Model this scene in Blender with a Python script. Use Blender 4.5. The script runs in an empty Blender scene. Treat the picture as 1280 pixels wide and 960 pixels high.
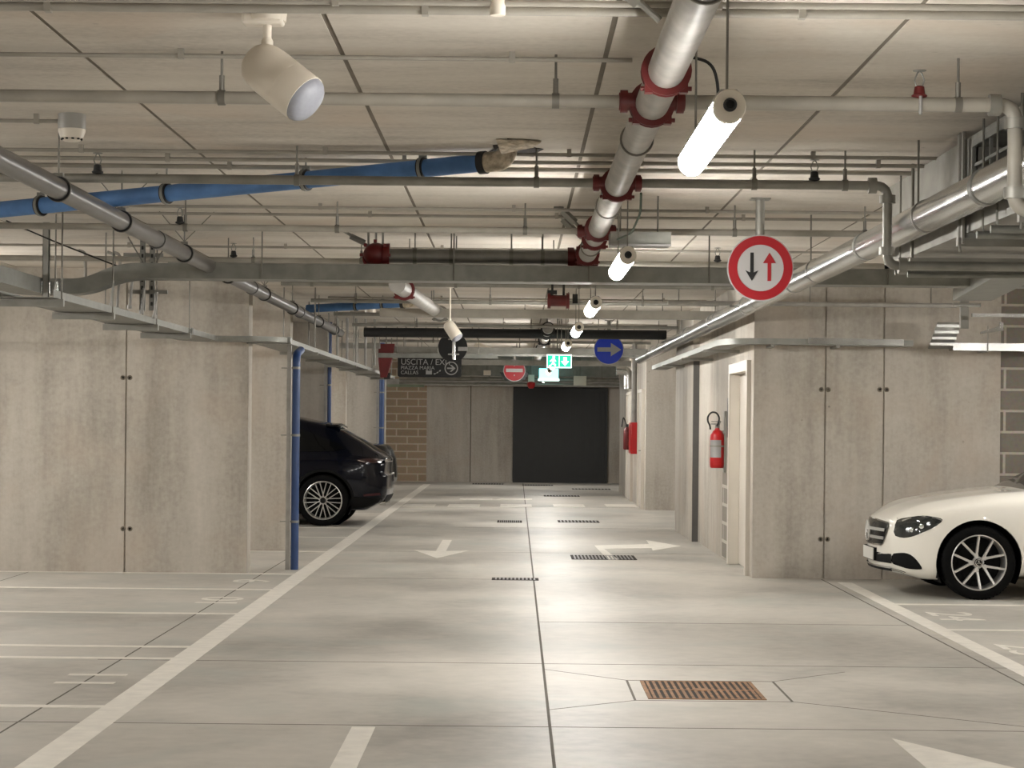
import bpy, bmesh, math, random
from mathutils import Vector, Matrix
random.seed(11)
SC = bpy.context.scene
COL = SC.collection
V = Vector
# ------------------------------------------------------------------ camera model (1280x960)
FP, VX, VY, CH, TH = 2600.0, 645.0, 525.0, 1.58, math.radians(0.55)
HC = 1.50                      # ceiling above the eye
CZ = CH + HC                   # ceiling height
_c, _s = math.cos(TH), math.sin(TH)
def ray(x, y):
    dx, dy = x - VX, y - VY
    return (dx*_c + dy*_s)/FP, -(-dx*_s + dy*_c)/FP
def at(x, y, D):
    u, w = ray(x, y)
    return V((u*D, D, CH + w*D))
def fl(x, y):
    u, w = ray(x, y)
    D = -CH/w
    return V((u*D, D, 0))
def onh(x, y, h):              # point at height h above the eye
    u, w = ray(x, y)
    D = h/w
    return V((u*D, D, CH + h))

# ------------------------------------------------------------------ materials
def lin(c):
    c /= 255.0
    return c/12.92 if c <= 0.04045 else ((c + 0.055)/1.055)**2.4
def rgb(r, g, b): return (lin(r), lin(g), lin(b), 1)
def mat(name, color, rough=0.5, metal=0.0, var=0.06, scale=6.0, bump=0.0, coat=0.0, spec=0.5, rvar=0.0):
    m = bpy.data.materials.new(name); m.use_nodes = True
    nt = m.node_tree; b = nt.nodes['Principled BSDF']
    b.inputs['Roughness'].default_value = rough
    b.inputs['Metallic'].default_value = metal
    b.inputs['Coat Weight'].default_value = coat
    b.inputs['Coat Roughness'].default_value = 0.05
    b.inputs['Specular IOR Level'].default_value = spec
    tc = nt.nodes.new('ShaderNodeTexCoord')
    n = nt.nodes.new('ShaderNodeTexNoise'); n.inputs['Scale'].default_value = scale
    n.inputs['Detail'].default_value = 4
    nt.links.new(tc.outputs['Object'], n.inputs['Vector'])
    r = nt.nodes.new('ShaderNodeValToRGB')
    c = color
    lo = tuple(max(0, x*(1 - var*2.2)) for x in c[:3]) + (1,)
    hi = tuple(min(1, x*(1 + var*2.2)) for x in c[:3]) + (1,)
    r.color_ramp.elements[0].position = 0.3; r.color_ramp.elements[0].color = lo
    r.color_ramp.elements[1].position = 0.7; r.color_ramp.elements[1].color = hi
    nt.links.new(n.outputs['Fac'], r.inputs['Fac'])
    nt.links.new(r.outputs['Color'], b.inputs['Base Color'])
    if rvar:
        mr = nt.nodes.new('ShaderNodeMapRange')
        mr.inputs['To Min'].default_value = rough - rvar; mr.inputs['To Max'].default_value = rough + rvar
        nt.links.new(n.outputs['Fac'], mr.inputs['Value']); nt.links.new(mr.outputs['Result'], b.inputs['Roughness'])
    if bump:
        bp = nt.nodes.new('ShaderNodeBump'); bp.inputs['Strength'].default_value = bump
        bp.inputs['Distance'].default_value = 0.01
        nt.links.new(n.outputs['Fac'], bp.inputs['Height']); nt.links.new(bp.outputs['Normal'], b.inputs['Normal'])
    return m
def emit(name, color, strength):
    m = bpy.data.materials.new(name); m.use_nodes = True
    b = m.node_tree.nodes['Principled BSDF']
    b.inputs['Base Color'].default_value = color
    b.inputs['Emission Color'].default_value = color
    b.inputs['Emission Strength'].default_value = strength
    return m
def concrete(name, dark, mid, light, rough, stretch, bump=0.15, pits=True, spec=0.3, rmin=None, streak=0.5, fine=1.0, ramp=(.3,.7), tint=None):
    m = bpy.data.materials.new(name); m.use_nodes = True
    nt = m.node_tree; L = nt.links.new; N = nt.nodes.new
    b = nt.nodes['Principled BSDF']; b.inputs['Specular IOR Level'].default_value = spec
    g = N('ShaderNodeNewGeometry')
    mp = N('ShaderNodeMapping'); mp.inputs['Scale'].default_value = stretch
    L(g.outputs['Position'], mp.inputs['Vector'])
    big = N('ShaderNodeTexNoise'); big.inputs['Scale'].default_value = 0.55; big.inputs['Detail'].default_value = 6
    big.inputs['Roughness'].default_value = 0.62; big.inputs['Distortion'].default_value = 0.6
    L(g.outputs['Position'], big.inputs['Vector'])
    st = N('ShaderNodeTexNoise'); st.inputs['Scale'].default_value = 1.0; st.inputs['Detail'].default_value = 8
    st.inputs['Roughness'].default_value = 0.65
    L(mp.outputs['Vector'], st.inputs['Vector'])
    fn = N('ShaderNodeTexNoise'); fn.inputs['Scale'].default_value = 26*fine; fn.inputs['Detail'].default_value = 5
    L(g.outputs['Position'], fn.inputs['Vector'])
    mx = N('ShaderNodeMix'); mx.data_type = 'FLOAT'; mx.inputs['Factor'].default_value = streak
    L(big.outputs['Fac'], mx.inputs['A']); L(st.outputs['Fac'], mx.inputs['B'])
    mx2 = N('ShaderNodeMix'); mx2.data_type = 'FLOAT'; mx2.inputs['Factor'].default_value = 0.16
    L(mx.outputs['Result'], mx2.inputs['A']); L(fn.outputs['Fac'], mx2.inputs['B'])
    r = N('ShaderNodeValToRGB'); e = r.color_ramp.elements
    e[0].position = ramp[0]; e[0].color = dark; e[1].position = ramp[1]; e[1].color = light
    k = e.new(0.5); k.color = mid
    L(mx2.outputs['Result'], r.inputs['Fac'])
    colr = r.outputs['Color']
    tn = N('ShaderNodeTexNoise'); tn.inputs['Scale'].default_value = 0.8; tn.inputs['Detail'].default_value = 4; tn.inputs['Distortion'].default_value = 1.2
    tm = N('ShaderNodeMapping'); tm.inputs['Location'].default_value = (7.3, 2.1, 4.4); L(g.outputs['Position'], tm.inputs['Vector']); L(tm.outputs['Vector'], tn.inputs['Vector'])
    ta = N('ShaderNodeMapRange'); ta.inputs['From Min'].default_value = .52; ta.inputs['From Max'].default_value = .72; ta.inputs['To Max'].default_value = .45
    L(tn.outputs['Fac'], ta.inputs['Value'])
    tx = N('ShaderNodeMix'); tx.data_type = 'RGBA'; L(ta.outputs['Result'], tx.inputs['Factor']); L(colr, tx.inputs['A'])
    tx.inputs['B'].default_value = tint if tint else (mid[0]*.98, mid[1]*.86, mid[2]*.78, 1)
    colr = tx.outputs['Result']
    if pits:
        vo = N('ShaderNodeTexVoronoi'); vo.inputs['Scale'].default_value = 5.5
        L(g.outputs['Position'], vo.inputs['Vector'])
        mask = N('ShaderNodeTexNoise'); mask.inputs['Scale'].default_value = 0.9; mask.inputs['Detail'].default_value = 3
        L(g.outputs['Position'], mask.inputs['Vector'])
        a = N('ShaderNodeMapRange'); a.inputs['From Min'].default_value = 0.05; a.inputs['From Max'].default_value = 0.085
        a.inputs['To Min'].default_value = 1; a.inputs['To Max'].default_value = 0
        L(vo.outputs['Distance'], a.inputs['Value'])
        a2 = N('ShaderNodeMapRange'); a2.inputs['From Min'].default_value = 0.55; a2.inputs['From Max'].default_value = 0.68
        L(mask.outputs['Fac'], a2.inputs['Value'])
        mu = N('ShaderNodeMath'); mu.operation = 'MULTIPLY'
        L(a.outputs['Result'], mu.inputs[0]); L(a2.outputs['Result'], mu.inputs[1])
        mu2 = N('ShaderNodeMath'); mu2.operation = 'MULTIPLY'; mu2.inputs[1].default_value = 0.55
        L(mu.outputs['Value'], mu2.inputs[0])
        mc = N('ShaderNodeMix'); mc.data_type = 'RGBA'
        L(mu2.outputs['Value'], mc.inputs['Factor']); L(colr, mc.inputs['A'])
        mc.inputs['B'].default_value = tuple(x*0.45 for x in dark[:3]) + (1,)
        colr = mc.outputs['Result']
    L(colr, b.inputs['Base Color'])
    if rmin is not None:
        mr = N('ShaderNodeMapRange'); mr.inputs['From Min'].default_value = 0.3; mr.inputs['From Max'].default_value = 0.7
        mr.inputs['To Min'].default_value = rmin; mr.inputs['To Max'].default_value = rough
        L(mx2.outputs['Result'], mr.inputs['Value']); L(mr.outputs['Result'], b.inputs['Roughness'])
    else:
        b.inputs['Roughness'].default_value = rough
    bp = N('ShaderNodeBump'); bp.inputs['Strength'].default_value = bump; bp.inputs['Distance'].default_value = 0.006
    L(fn.outputs['Fac'], bp.inputs['Height']); L(bp.outputs['Normal'], b.inputs['Normal'])
    return m
def brickmat(name, c1, c2, mortar, bw, bh, ms, axis='X', off=0.5):
    m = bpy.data.materials.new(name); m.use_nodes = True
    nt = m.node_tree; L = nt.links.new; N = nt.nodes.new
    b = nt.nodes['Principled BSDF']; b.inputs['Roughness'].default_value = 0.9
    g = N('ShaderNodeNewGeometry'); sp = N('ShaderNodeSeparateXYZ'); cb = N('ShaderNodeCombineXYZ')
    L(g.outputs['Position'], sp.inputs[0]); L(sp.outputs[axis], cb.inputs['X']); L(sp.outputs['Z'], cb.inputs['Y'])
    t = N('ShaderNodeTexBrick'); t.offset = off
    t.inputs['Scale'].default_value = 1; t.inputs['Brick Width'].default_value = bw; t.inputs['Row Height'].default_value = bh
    t.inputs['Mortar Size'].default_value = ms; t.inputs['Mortar Smooth'].default_value = 0.1
    t.inputs['Color1'].default_value = c1; t.inputs['Color2'].default_value = c2; t.inputs['Mortar'].default_value = mortar
    L(cb.outputs[0], t.inputs['Vector'])
    n = N('ShaderNodeTexNoise'); n.inputs['Scale'].default_value = 30; L(g.outputs['Position'], n.inputs['Vector'])
    mx = N('ShaderNodeMix'); mx.data_type = 'RGBA'; mx.blend_type = 'MULTIPLY'; mx.inputs['Factor'].default_value = 0.35
    L(t.outputs['Color'], mx.inputs['A']); L(n.outputs['Color'], mx.inputs['B'])
    L(mx.outputs['Result'], b.inputs['Base Color'])
    bp = N('ShaderNodeBump'); bp.inputs['Strength'].default_value = 0.5; bp.inputs['Distance'].default_value = 0.008; bp.invert = True
    L(t.outputs['Fac'], bp.inputs['Height']); L(bp.outputs['Normal'], b.inputs['Normal'])
    return m

M = {}
M['wall'] = concrete('cast_concrete_wall', rgb(132,125,115), rgb(172,165,154), rgb(194,188,177), 0.75, (2.6,2.6,0.30), 0.2, ramp=(.32,.70), streak=.6)
M['ceil'] = concrete('precast_ceiling_concrete', rgb(162,155,145), rgb(194,187,176), rgb(208,202,191), 0.85, (0.5,2.6,1), 0.15, ramp=(.36,.64))
M['floor'] = concrete('power_floated_floor', rgb(128,124,117), rgb(172,167,158), rgb(196,190,180), 0.52, (0.75,0.5,1), 0.02, pits=False, spec=0.34, rmin=0.36, streak=0.5, fine=0.35, ramp=(.34,.66), tint=rgb(150,156,150))
M['brick'] = brickmat('beige_blockwork', rgb(178,157,133), rgb(166,145,122), rgb(206,192,170), 0.55, 0.19, 0.018)
M['block'] = brickmat('grey_blockwork', rgb(136,128,117), rgb(124,117,107), rgb(186,178,164), 0.62, 0.215, 0.013, off=0.5)
M['blocky'] = brickmat('grey_blockwork_side', rgb(150,143,132), rgb(140,133,122), rgb(200,194,182), 0.8, 0.21, 0.02, axis='Y')
M['joint'] = mat('floor_joint_dark', rgb(92,86,77), 0.8)
M['paint'] = mat('white_road_paint', rgb(214,209,199), 0.45, var=0.04, scale=9)
M['galv'] = mat('galvanised_steel', rgb(132,132,126), 0.55, 0.45, var=0.07, scale=9, rvar=0.1)
M['galvd'] = mat('dull_galvanised_steel', rgb(140,138,131), 0.5, 0.6, var=0.07, scale=7)
M['shiny'] = mat('bright_galvanised_sheet', rgb(176,176,172), 0.22, 0.85, var=0.05, scale=5, rvar=0.08)
M['wire'] = mat('zinc_rod', rgb(120,117,110), 0.5, 0.6)
M['conduit'] = mat('grey_pvc_conduit', rgb(150,145,135), 0.5)
M['whitepipe'] = mat('white_painted_pipe', rgb(150,147,141), 0.45, var=0.08, scale=7)
M['pvcdark'] = mat('grey_drain_pvc', rgb(86,84,82), 0.32, var=0.05)
M['blue'] = mat('blue_drain_pvc', rgb(72,112,162), 0.6, var=0.14, scale=5)
M['bluep'] = mat('blue_downpipe', rgb(34,62,108), 0.4, var=0.05)
M['red'] = mat('red_coupling_paint', rgb(98,24,23), 0.45, var=0.1)
M['redb'] = mat('bright_red_paint', rgb(172,14,18), 0.35, var=0.03)
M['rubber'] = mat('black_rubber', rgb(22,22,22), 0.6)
M['plastic'] = mat('white_plastic', rgb(214,206,192), 0.4, var=0.02)
M['plasticg'] = mat('grey_plastic', rgb(150,148,142), 0.45, var=0.02)
M['grille'] = mat('perforated_grey_grille', rgb(140,142,150), 0.5, var=0.03, scale=60)
M['sw'] = mat('sign_white', rgb(150,148,146), 0.4, var=0.01)
M['sr'] = mat('sign_red', rgb(134,8,20), 0.4, var=0.01)
M['sb'] = mat('sign_blue', rgb(2,50,186), 0.4, var=0.01)
M['sk'] = mat('sign_black', rgb(12,14,14), 0.4, var=0.01)
M['doorw'] = mat('white_painted_door', rgb(196,189,177), 0.45, var=0.01)
M['doord'] = mat('dark_grey_shutter', rgb(44,44,43), 0.6, var=0.03)
M['tie'] = mat('form_tie_plug', rgb(112,104,92), 0.9)
M['rust'] = mat('rusty_cast_iron', rgb(134,100,70), 0.7, 0.2, var=0.16, scale=14)
M['pit'] = mat('drain_pit_dark', rgb(40,33,28), 0.9)
M['foam'] = mat('crumbling_mortar', rgb(176,164,144), 0.95, var=0.2, scale=30, bump=0.8)
M['lamp'] = emit('lamp_diffuser', (1.0, 0.975, 0.935, 1), 66.0)
M['exit'] = emit('exit_sign_green', rgb(30,150,120), 1.3)
M['exitw'] = emit('exit_sign_white', rgb(225,255,245), 1.5)
M['cyan'] = emit('exit_sign_cyan', rgb(130,230,232), 1.6)

# ------------------------------------------------------------------ mesh builder
def frame(axis):
    a = V(axis).normalized()
    t = V((0,0,1)) if abs(a.z) < 0.95 else V((1,0,0))
    u = t.cross(a).normalized(); v = a.cross(u).normalized()
    return u, v, a
def fillet(pts, r, n=6):
    pts = [V(p) for p in pts]; out = [pts[0]]
    for i in range(1, len(pts)-1):
        a, b, c = pts[i-1], pts[i], pts[i+1]
        d1 = (a-b); d2 = (c-b); k = min(r, d1.length*0.49, d2.length*0.49)
        p, q = b + d1.normalized()*k, b + d2.normalized()*k
        for j in range(n+1):
            t = j/n
            out.append(p*(1-t)**2 + b*2*t*(1-t) + q*t*t)
    out.append(pts[-1]); return out
class MB:
    def __init__(s): s.b = bmesh.new()
    def box(s, p0, p1):
        x0,y0,z0 = (min(p0[i],p1[i]) for i in range(3)); x1,y1,z1 = (max(p0[i],p1[i]) for i in range(3))
        vs = [s.b.verts.new(p) for p in ((x0,y0,z0),(x1,y0,z0),(x1,y1,z0),(x0,y1,z0),(x0,y0,z1),(x1,y0,z1),(x1,y1,z1),(x0,y1,z1))]
        for f in ((3,2,1,0),(4,5,6,7),(0,1,5,4),(1,2,6,5),(2,3,7,6),(3,0,4,7)): s.b.faces.new([vs[i] for i in f])
        return s
    def cbox(s, c, sx, sy, sz): return s.box((c[0]-sx/2,c[1]-sy/2,c[2]-sz/2),(c[0]+sx/2,c[1]+sy/2,c[2]+sz/2))
    def ring(s, c, u, v, r, n): return [s.b.verts.new(c + u*(r*math.cos(2*math.pi*i/n)) + v*(r*math.sin(2*math.pi*i/n))) for i in range(n)]
    def skin(s, A, B):
        n = len(A)
        for i in range(n): s.b.faces.new((A[i], A[(i+1)%n], B[(i+1)%n], B[i]))
    def tube(s, p, q, r, n=12, r2=None):
        p, q = V(p), V(q); u, v, a = frame(q-p)
        A = s.ring(p,u,v,r,n); B = s.ring(q,u,v,r if r2 is None else r2,n)
        s.skin(A,B); s.b.faces.new(A[::-1]); s.b.faces.new(B); return s
    def path(s, pts, r, n=10):
        pts = [V(p) for p in pts]; prev = None; u = None
        rings = []
        for i, p in enumerate(pts):
            t = (pts[min(i+1,len(pts)-1)] - pts[max(i-1,0)]).normalized()
            if u is None: u, v, _ = frame(t)
            else:
                u = (u - t*u.dot(t)).normalized(); v = t.cross(u)
            rings.append(s.ring(p,u,v,r,n))
        for A,B in zip(rings, rings[1:]): s.skin(A,B)
        s.b.faces.new(rings[0][::-1]); s.b.faces.new(rings[-1]); return s
    def sweep(s, pts, prof):
        pts = [V(p) for p in pts]; rings = []
        for i, p in enumerate(pts):
            d0 = (p - pts[i-1]).normalized() if i else None
            d1 = (pts[i+1] - p).normalized() if i < len(pts)-1 else None
            t = d0 if d1 is None else d1 if d0 is None else (d0+d1).normalized()
            k = 1.0
            if d0 is not None and d1 is not None: k = 1/max(0.5, t.dot(d1))
            side = t.cross(V((0,0,1)))
            side = side.normalized() if side.length > 1e-4 else V((1,0,0))
            up = side.cross(t).normalized()
            rings.append([s.b.verts.new(p + side*(a*k) + up*b) for a,b in prof])
        for A,B in zip(rings, rings[1:]): s.skin(A,B)
        s.b.faces.new(rings[0][::-1]); s.b.faces.new(rings[-1]); return s
    def lathe(s, o, axis, prof, n=24, cap=True):
        u,v,a = frame(axis); o = V(o); rings = []
        for r,h in prof: rings.append(s.ring(o + a*h, u, v, max(r,1e-4), n))
        for A,B in zip(rings, rings[1:]): s.skin(A,B)
        if cap: s.b.faces.new(rings[0][::-1]); s.b.faces.new(rings[-1])
        return s
    def prism(s, poly, o, ux, uy, d):
        o,ux,uy = V(o),V(ux),V(uy); nn = ux.cross(uy).normalized()*d
        A = [s.b.verts.new(o + ux*x + uy*y) for x,y in poly]; B = [s.b.verts.new(v.co + nn) for v in A]
        s.skin(A,B); s.b.faces.new(A[::-1]); s.b.faces.new(B); return s
    def torus(s, c, axis, R, r, n=28, m=8, a0=0, a1=2*math.pi):
        u,v,a = frame(axis); c = V(c); full = abs(a1-a0) > 6.28; rings = []
        for i in range(n if full else n+1):
            t = a0 + (a1-a0)*i/n; d = u*math.cos(t) + v*math.sin(t)
            rings.append(s.ring(c + d*R, d, a, r, m))
        for A,B in zip(rings, rings[1:] + (rings[:1] if full else [])): s.skin(A,B)
        if not full: s.b.faces.new(rings[0][::-1]); s.b.faces.new(rings[-1])
        return s
    def band(s, c, axis, R0, R1, w, n=28):      # flat ring R0..R1, width w along axis
        return s.lathe(c, axis, [(R0,-w/2),(R1,-w/2),(R1,w/2),(R0,w/2),(R0,-w/2)], n, cap=False)
    def sphere(s, c, r, sc=(1,1,1), n=16, m=10):
        prof = [(r*math.sin(math.pi*i/m), -r*math.cos(math.pi*i/m)) for i in range(m+1)]
        k = len(s.b.verts); s.lathe((0,0,0),(0,0,1),prof,n,cap=False)
        s.b.verts.ensure_lookup_table()
        for v in s.b.verts[k:]: v.co = V((v.co.x*sc[0]+c[0], v.co.y*sc[1]+c[1], v.co.z*sc[2]+c[2]))
        return s
    def quadgrid(s, rows):                       # rows of points
        g = [[s.b.verts.new(p) for p in r] for r in rows]
        for i in range(len(g)-1):
            for j in range(len(g[0])-1): s.b.faces.new((g[i][j],g[i][j+1],g[i+1][j+1],g[i+1][j]))
        return s
    def build(s, name, m, parent=None, local=False, label=None, smooth=True, bevel=0.0, stuff=False):
        b = s.b
        bmesh.ops.remove_doubles(b, verts=b.verts, dist=1e-5)
        bmesh.ops.recalc_face_normals(b, faces=b.faces)
        if parent is None:
            xs = [v.co for v in b.verts]
            o = V(((min(p.x for p in xs)+max(p.x for p in xs))/2, (min(p.y for p in xs)+max(p.y for p in xs))/2, min(p.z for p in xs)))
        else: o = WL[parent.name]
        if not local or parent is None: bmesh.ops.translate(b, verts=b.verts, vec=-o)
        me = bpy.data.meshes.new(name); b.to_mesh(me); b.free()
        if smooth:
            for p in me.polygons: p.use_smooth = True
            me.set_sharp_from_angle(angle=math.radians(38))
        me.materials.append(M[m] if isinstance(m, str) else m)
        ob = bpy.data.objects.new(name, me); COL.objects.link(ob)
        if parent is None: ob.location = o
        else: ob.parent = parent
        WL[ob.name] = o
        if label: ob['label'] = label
        if bevel:
            md = ob.modifiers.new('bevel','BEVEL'); md.width = bevel; md.segments = 2; md.limit_method = 'ANGLE'
        return ob
WL = {}
def tag(o, label, cat, group=None):
    o['label'] = label; o['category'] = cat
    if group: o['group'] = group
    return o
def thing(name, label, cat, loc=(0,0,0), group=None):
    o = bpy.data.objects.new(name, None); COL.objects.link(o); o.location = loc
    o.empty_display_size = 0.1
    WL[o.name] = V(loc); return tag(o, label, cat, group)
def single(name, mb, m, label, cat, group=None, **k): return tag(mb.build(name, m, **k), label, cat, group)
def struct(name, mb, m, **k):
    o = mb.build(name, m, **k)
    if not k.get('parent'): o['kind'] = 'structure'
    return o
def copy_tree(o, parent=None):
    c = o.copy(); COL.objects.link(c)
    if parent is not None: c.parent = parent
    for ch in list(o.children): copy_tree(ch, c)
    return c
def text_poly(body, size, align='LEFT', ext=0.0):
    cu = bpy.data.curves.new('txt','FONT'); cu.body = body; cu.size = size; cu.align_x = align; cu.extrude = ext
    ob = bpy.data.objects.new('txt', cu); COL.objects.link(ob)
    bpy.context.view_layer.update()
    me = bpy.data.meshes.new_from_object(ob.evaluated_get(bpy.context.evaluated_depsgraph_get()))
    bpy.data.objects.remove(ob); bpy.data.curves.remove(cu); return me
def add_text(mb, body, size, o, ux, uy, align='LEFT', ext=0.0015, sx=1.0):
    me = text_poly(body, size, align, ext); o,ux,uy = V(o),V(ux),V(uy); n = ux.cross(uy)
    vs = [mb.b.verts.new(o + ux*(v.co.x*sx) + uy*v.co.y + n*(v.co.z+ext)) for v in me.vertices]
    for p in me.polygons:
        try: mb.b.faces.new([vs[i] for i in p.vertices])
        except ValueError: pass
    bpy.data.meshes.remove(me)
ORD = 'first second third fourth fifth sixth seventh eighth ninth tenth eleventh twelfth thirteenth fourteenth fifteenth sixteenth seventeenth eighteenth'.split()
# ------------------------------------------------------------------ the setting
XL, XR, YB, YF = -8.6, 9.2, 52.7, -6.0
struct('floor', MB().box((XL-.3,YF-.3,-.25),(XR+.3,YB+.3,0)), 'floor')
m = MB(); g = 0.011
seams = [-.73+1.085*k for k in range(-9, 11)]
edges = [XL-.3] + [x for x in seams if XL < x < XR] + [XR+.3]
for a, b in zip(edges, edges[1:]): m.box((a+g,YF-.3,CZ),(b-g,YB+.3,CZ+.05))
m.box((XL-.3,YF-.3,CZ+.03),(XR+.3,YB+.3,CZ+.12))
ce = struct('ceiling', m, 'ceil', smooth=False)
m = MB()
for x in seams:
    if XL < x < XR: m.box((x-g,YF,CZ+.005),(x+g,YB,CZ+.02))
struct('ceiling_joints', m, 'tie', parent=ce, smooth=False)
struct('wall_front', MB().box((XL,YF-.3,0),(XR,YF,CZ)), 'wall')
struct('wall_back', MB().box((XL,YB,0),(XR,YB+.3,CZ)), 'wall')
struct('wall_left', MB().box((XL-.3,YF,0),(XL,YB,CZ)), 'wall')
struct('wall_right', MB().box((XR,YF,0),(XR+.3,YB,CZ)), 'wall')
YW = 21.1
def seamed_wall(x0, x1, y0, y1, cuts, zt=CZ):
    """wall panel whose near face shows formwork joints (open grooves) at the x positions in cuts"""
    m = MB(); xs = [x0] + cuts + [x1]
    for i, (a, b) in enumerate(zip(xs, xs[1:])):
        m.box((a + (.009 if i else 0), y0, 0), (b - (.009 if i < len(xs)-2 else 0), y0+.03, zt))
    m.box((x0, y0+.018, 0), (x1, y1, zt)); return m
def px_x(x, y, D): return at(x, y, D).x
wl = struct('wall_left', seamed_wall(XL, -2.72, YW, YW+.3, [px_x(157,560,YW)]), 'wall', smooth=False)
for y in (472, 661):
    p = at(158, y, YW)
    for dx in (-.035, .035): struct('form_tie', MB().lathe(p+V((dx,.004,0)), (0,-1,0), [(.026,0),(.026,.006),(.014,.008),(.012,.004)], 14), 'tie', parent=wl)
for nm, y0, xe, th in (('a',24.7,-2.69,.28),('b',32.75,-2.95,.3),('c',36.2,-2.97,.3),('d',41.3,-2.72,.3)):
    struct('wall_left', MB().box((XL,y0,0),(xe,y0+th,CZ)), 'wall', smooth=False)
# right-hand block of rooms
xr = 2.41; x5 = px_x(1250,560,YW)
wr = struct('wall_right', seamed_wall(xr, x5, YW, YW+.3, [px_x(1031,560,YW), px_x(1104,560,YW)]), 'wall', smooth=False)
for x, y in ((1031,487),(1104,487),(1030,674),(1102,674)):
    p = at(x, y, YW)
    for dx in (-.035, .035): struct('form_tie', MB().lathe(p+V((dx,.004,0)), (0,-1,0), [(.026,0),(.026,.006),(.014,.008),(.012,.004)], 14), 'tie', parent=wr)
struct('wall_right', MB().box((x5,YW+.02,0),(XR,YW+.3,CZ)), 'block', smooth=False)
# side wall with the door opening
DY0, DY1, DZ = 21.42, 23.15, 2.16
m = MB(); m.box((xr,YW+.3,0),(xr+.25,DY0,CZ)); m.box((xr,DY0,DZ),(xr+.25,DY1,CZ)); m.box((xr,DY1,0),(xr+.25,27.4,CZ))
struct('wall_right', m, 'wall', smooth=False)
struct('trim_1', MB().box((xr-.006,23.3,.03),(xr+.05,24.15,1.0)), 'blocky', smooth=False)
struct('wall_right', MB().box((xr-.085,27.4,0),(xr+.25,30.3,CZ)), 'wall', smooth=False)
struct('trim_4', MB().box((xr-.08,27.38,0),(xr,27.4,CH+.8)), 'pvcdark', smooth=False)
struct('wall_right', MB().box((2.31,37.0,0),(4.2,37.28,CZ)), 'wall', smooth=False)
struct('wall_right', MB().box((2.31,37.28,0),(2.58,46.4,CZ)), 'wall', smooth=False)
# white door in the side wall
d = struct('door_1', MB().box((xr+.075,DY0+.05,.01),(xr+.12,DY1-.05,DZ-.05)), 'doorw', bevel=.004)
fr = MB(); fr.box((xr-.045,DY0-.06,0),(xr+.075,DY0+.055,DZ+.06)); fr.box((xr-.045,DY1-.055,0),(xr+.075,DY1+.06,DZ+.06)); fr.box((xr-.045,DY0+.055,DZ-.05),(xr+.075,DY1-.055,DZ+.06))
struct('door_frame', fr, 'doorw', parent=d, bevel=.004)
struct('door_handle', MB().path(fillet([(xr+.08,DY0+.13,1.02),(xr+.02,DY0+.13,1.02),(xr+.02,DY0+.27,1.02)],.02),.011), 'rubber', parent=d)
for y0, y1, n in ((37.35,38.6,'door_2'),(40.9,42.6,'door_3')):
    dd = struct(n, MB().box((2.28,y0+.06,.01),(2.31,y1-.06,2.1)), 'doorw', bevel=.003)
    f2 = MB(); f2.box((2.25,y0,0),(2.31,y0+.06,2.16)); f2.box((2.25,y1-.06,0),(2.31,y1,2.16)); f2.box((2.25,y0+.06,2.1),(2.31,y1-.06,2.16))
    struct('door_frame', f2, 'doorw', parent=dd, bevel=.003)
    h = MB(); h.box((2.268,y0+.16,.98),(2.28,y0+.22,1.2)); h.path(fillet([(2.28,y0+.19,1.05),(2.23,y0+.19,1.05),(2.23,y0+.32,1.05)],.02),.01)
    struct('door_handle', h, 'galvd', parent=dd)
# back wall: block infill, formwork seams, dark shutter
struct('trim_2', MB().box((px_x(482,560,YB),YB-.02,0),(px_x(533,560,YB),YB+.05,CZ)), 'brick', smooth=False)
for i, x in enumerate((588, 612)):
    if i == 0: struct('trim_3', MB().box((px_x(x,560,YB)-.012,YB-.004,0),(px_x(x,560,YB)+.012,YB+.01,CZ)), 'joint', smooth=False)
x0, x1 = px_x(644,560,YB), px_x(756,560,YB)
m = MB(); n = 18
for k in range(n):
    a = x0 + (x1-x0)*k/n; b = x0 + (x1-x0)*(k+1)/n
    m.box((a+.006,YB-.06,0),(b-.006,YB-.035,2.36))
m.box((x0,YB-.045,0),(x1,YB-.005,2.36))
dd = struct('door_4', m, 'doord', smooth=False)
m = MB(); m.box((x0-.06,YB-.09,0),(x0,YB-.001,2.42)); m.box((x1,YB-.09,0),(x1+.06,YB-.001,2.42)); m.box((x0,YB-.09,2.36),(x1,YB-.001,2.42))
struct('door_frame', m, 'doord', parent=dd)
# ------------------------------------------------------------------ floor joints and painted markings
T = [0]
def jnt(p, q, w=.014):
    p, q = V((p[0],p[1],0)), V((q[0],q[1],0)); d = (q-p).normalized(); s_ = V((-d.y,d.x,0))*(w/2)
    T[0] += 1
    struct('floor_joint', MB().prism([(p-s_)[:2],(q-s_)[:2],(q+s_)[:2],(p+s_)[:2]],(0,0,-.001),(1,0,0),(0,1,0),.0018), 'joint', smooth=False)
jnt((.19,4),(.19,52),.016); jnt((-2.55,4),(-2.55,24.6),.012); jnt((3.1,4),(3.1,21.0),.014)
jnt((-4.9,8),(-4.9,21.05),.01)
for D, a, b in ((10.72,XL,XR),(13.5,XL+5.9,XR),(16.3,.2,3.1),(20.6,-1.9,.2),(24.8,-2.3,2.35),(30.5,-2.2,2.3),(38,-2,2.2),(44,-2,2.2)): jnt((a,D),(b,D),.012)
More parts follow.
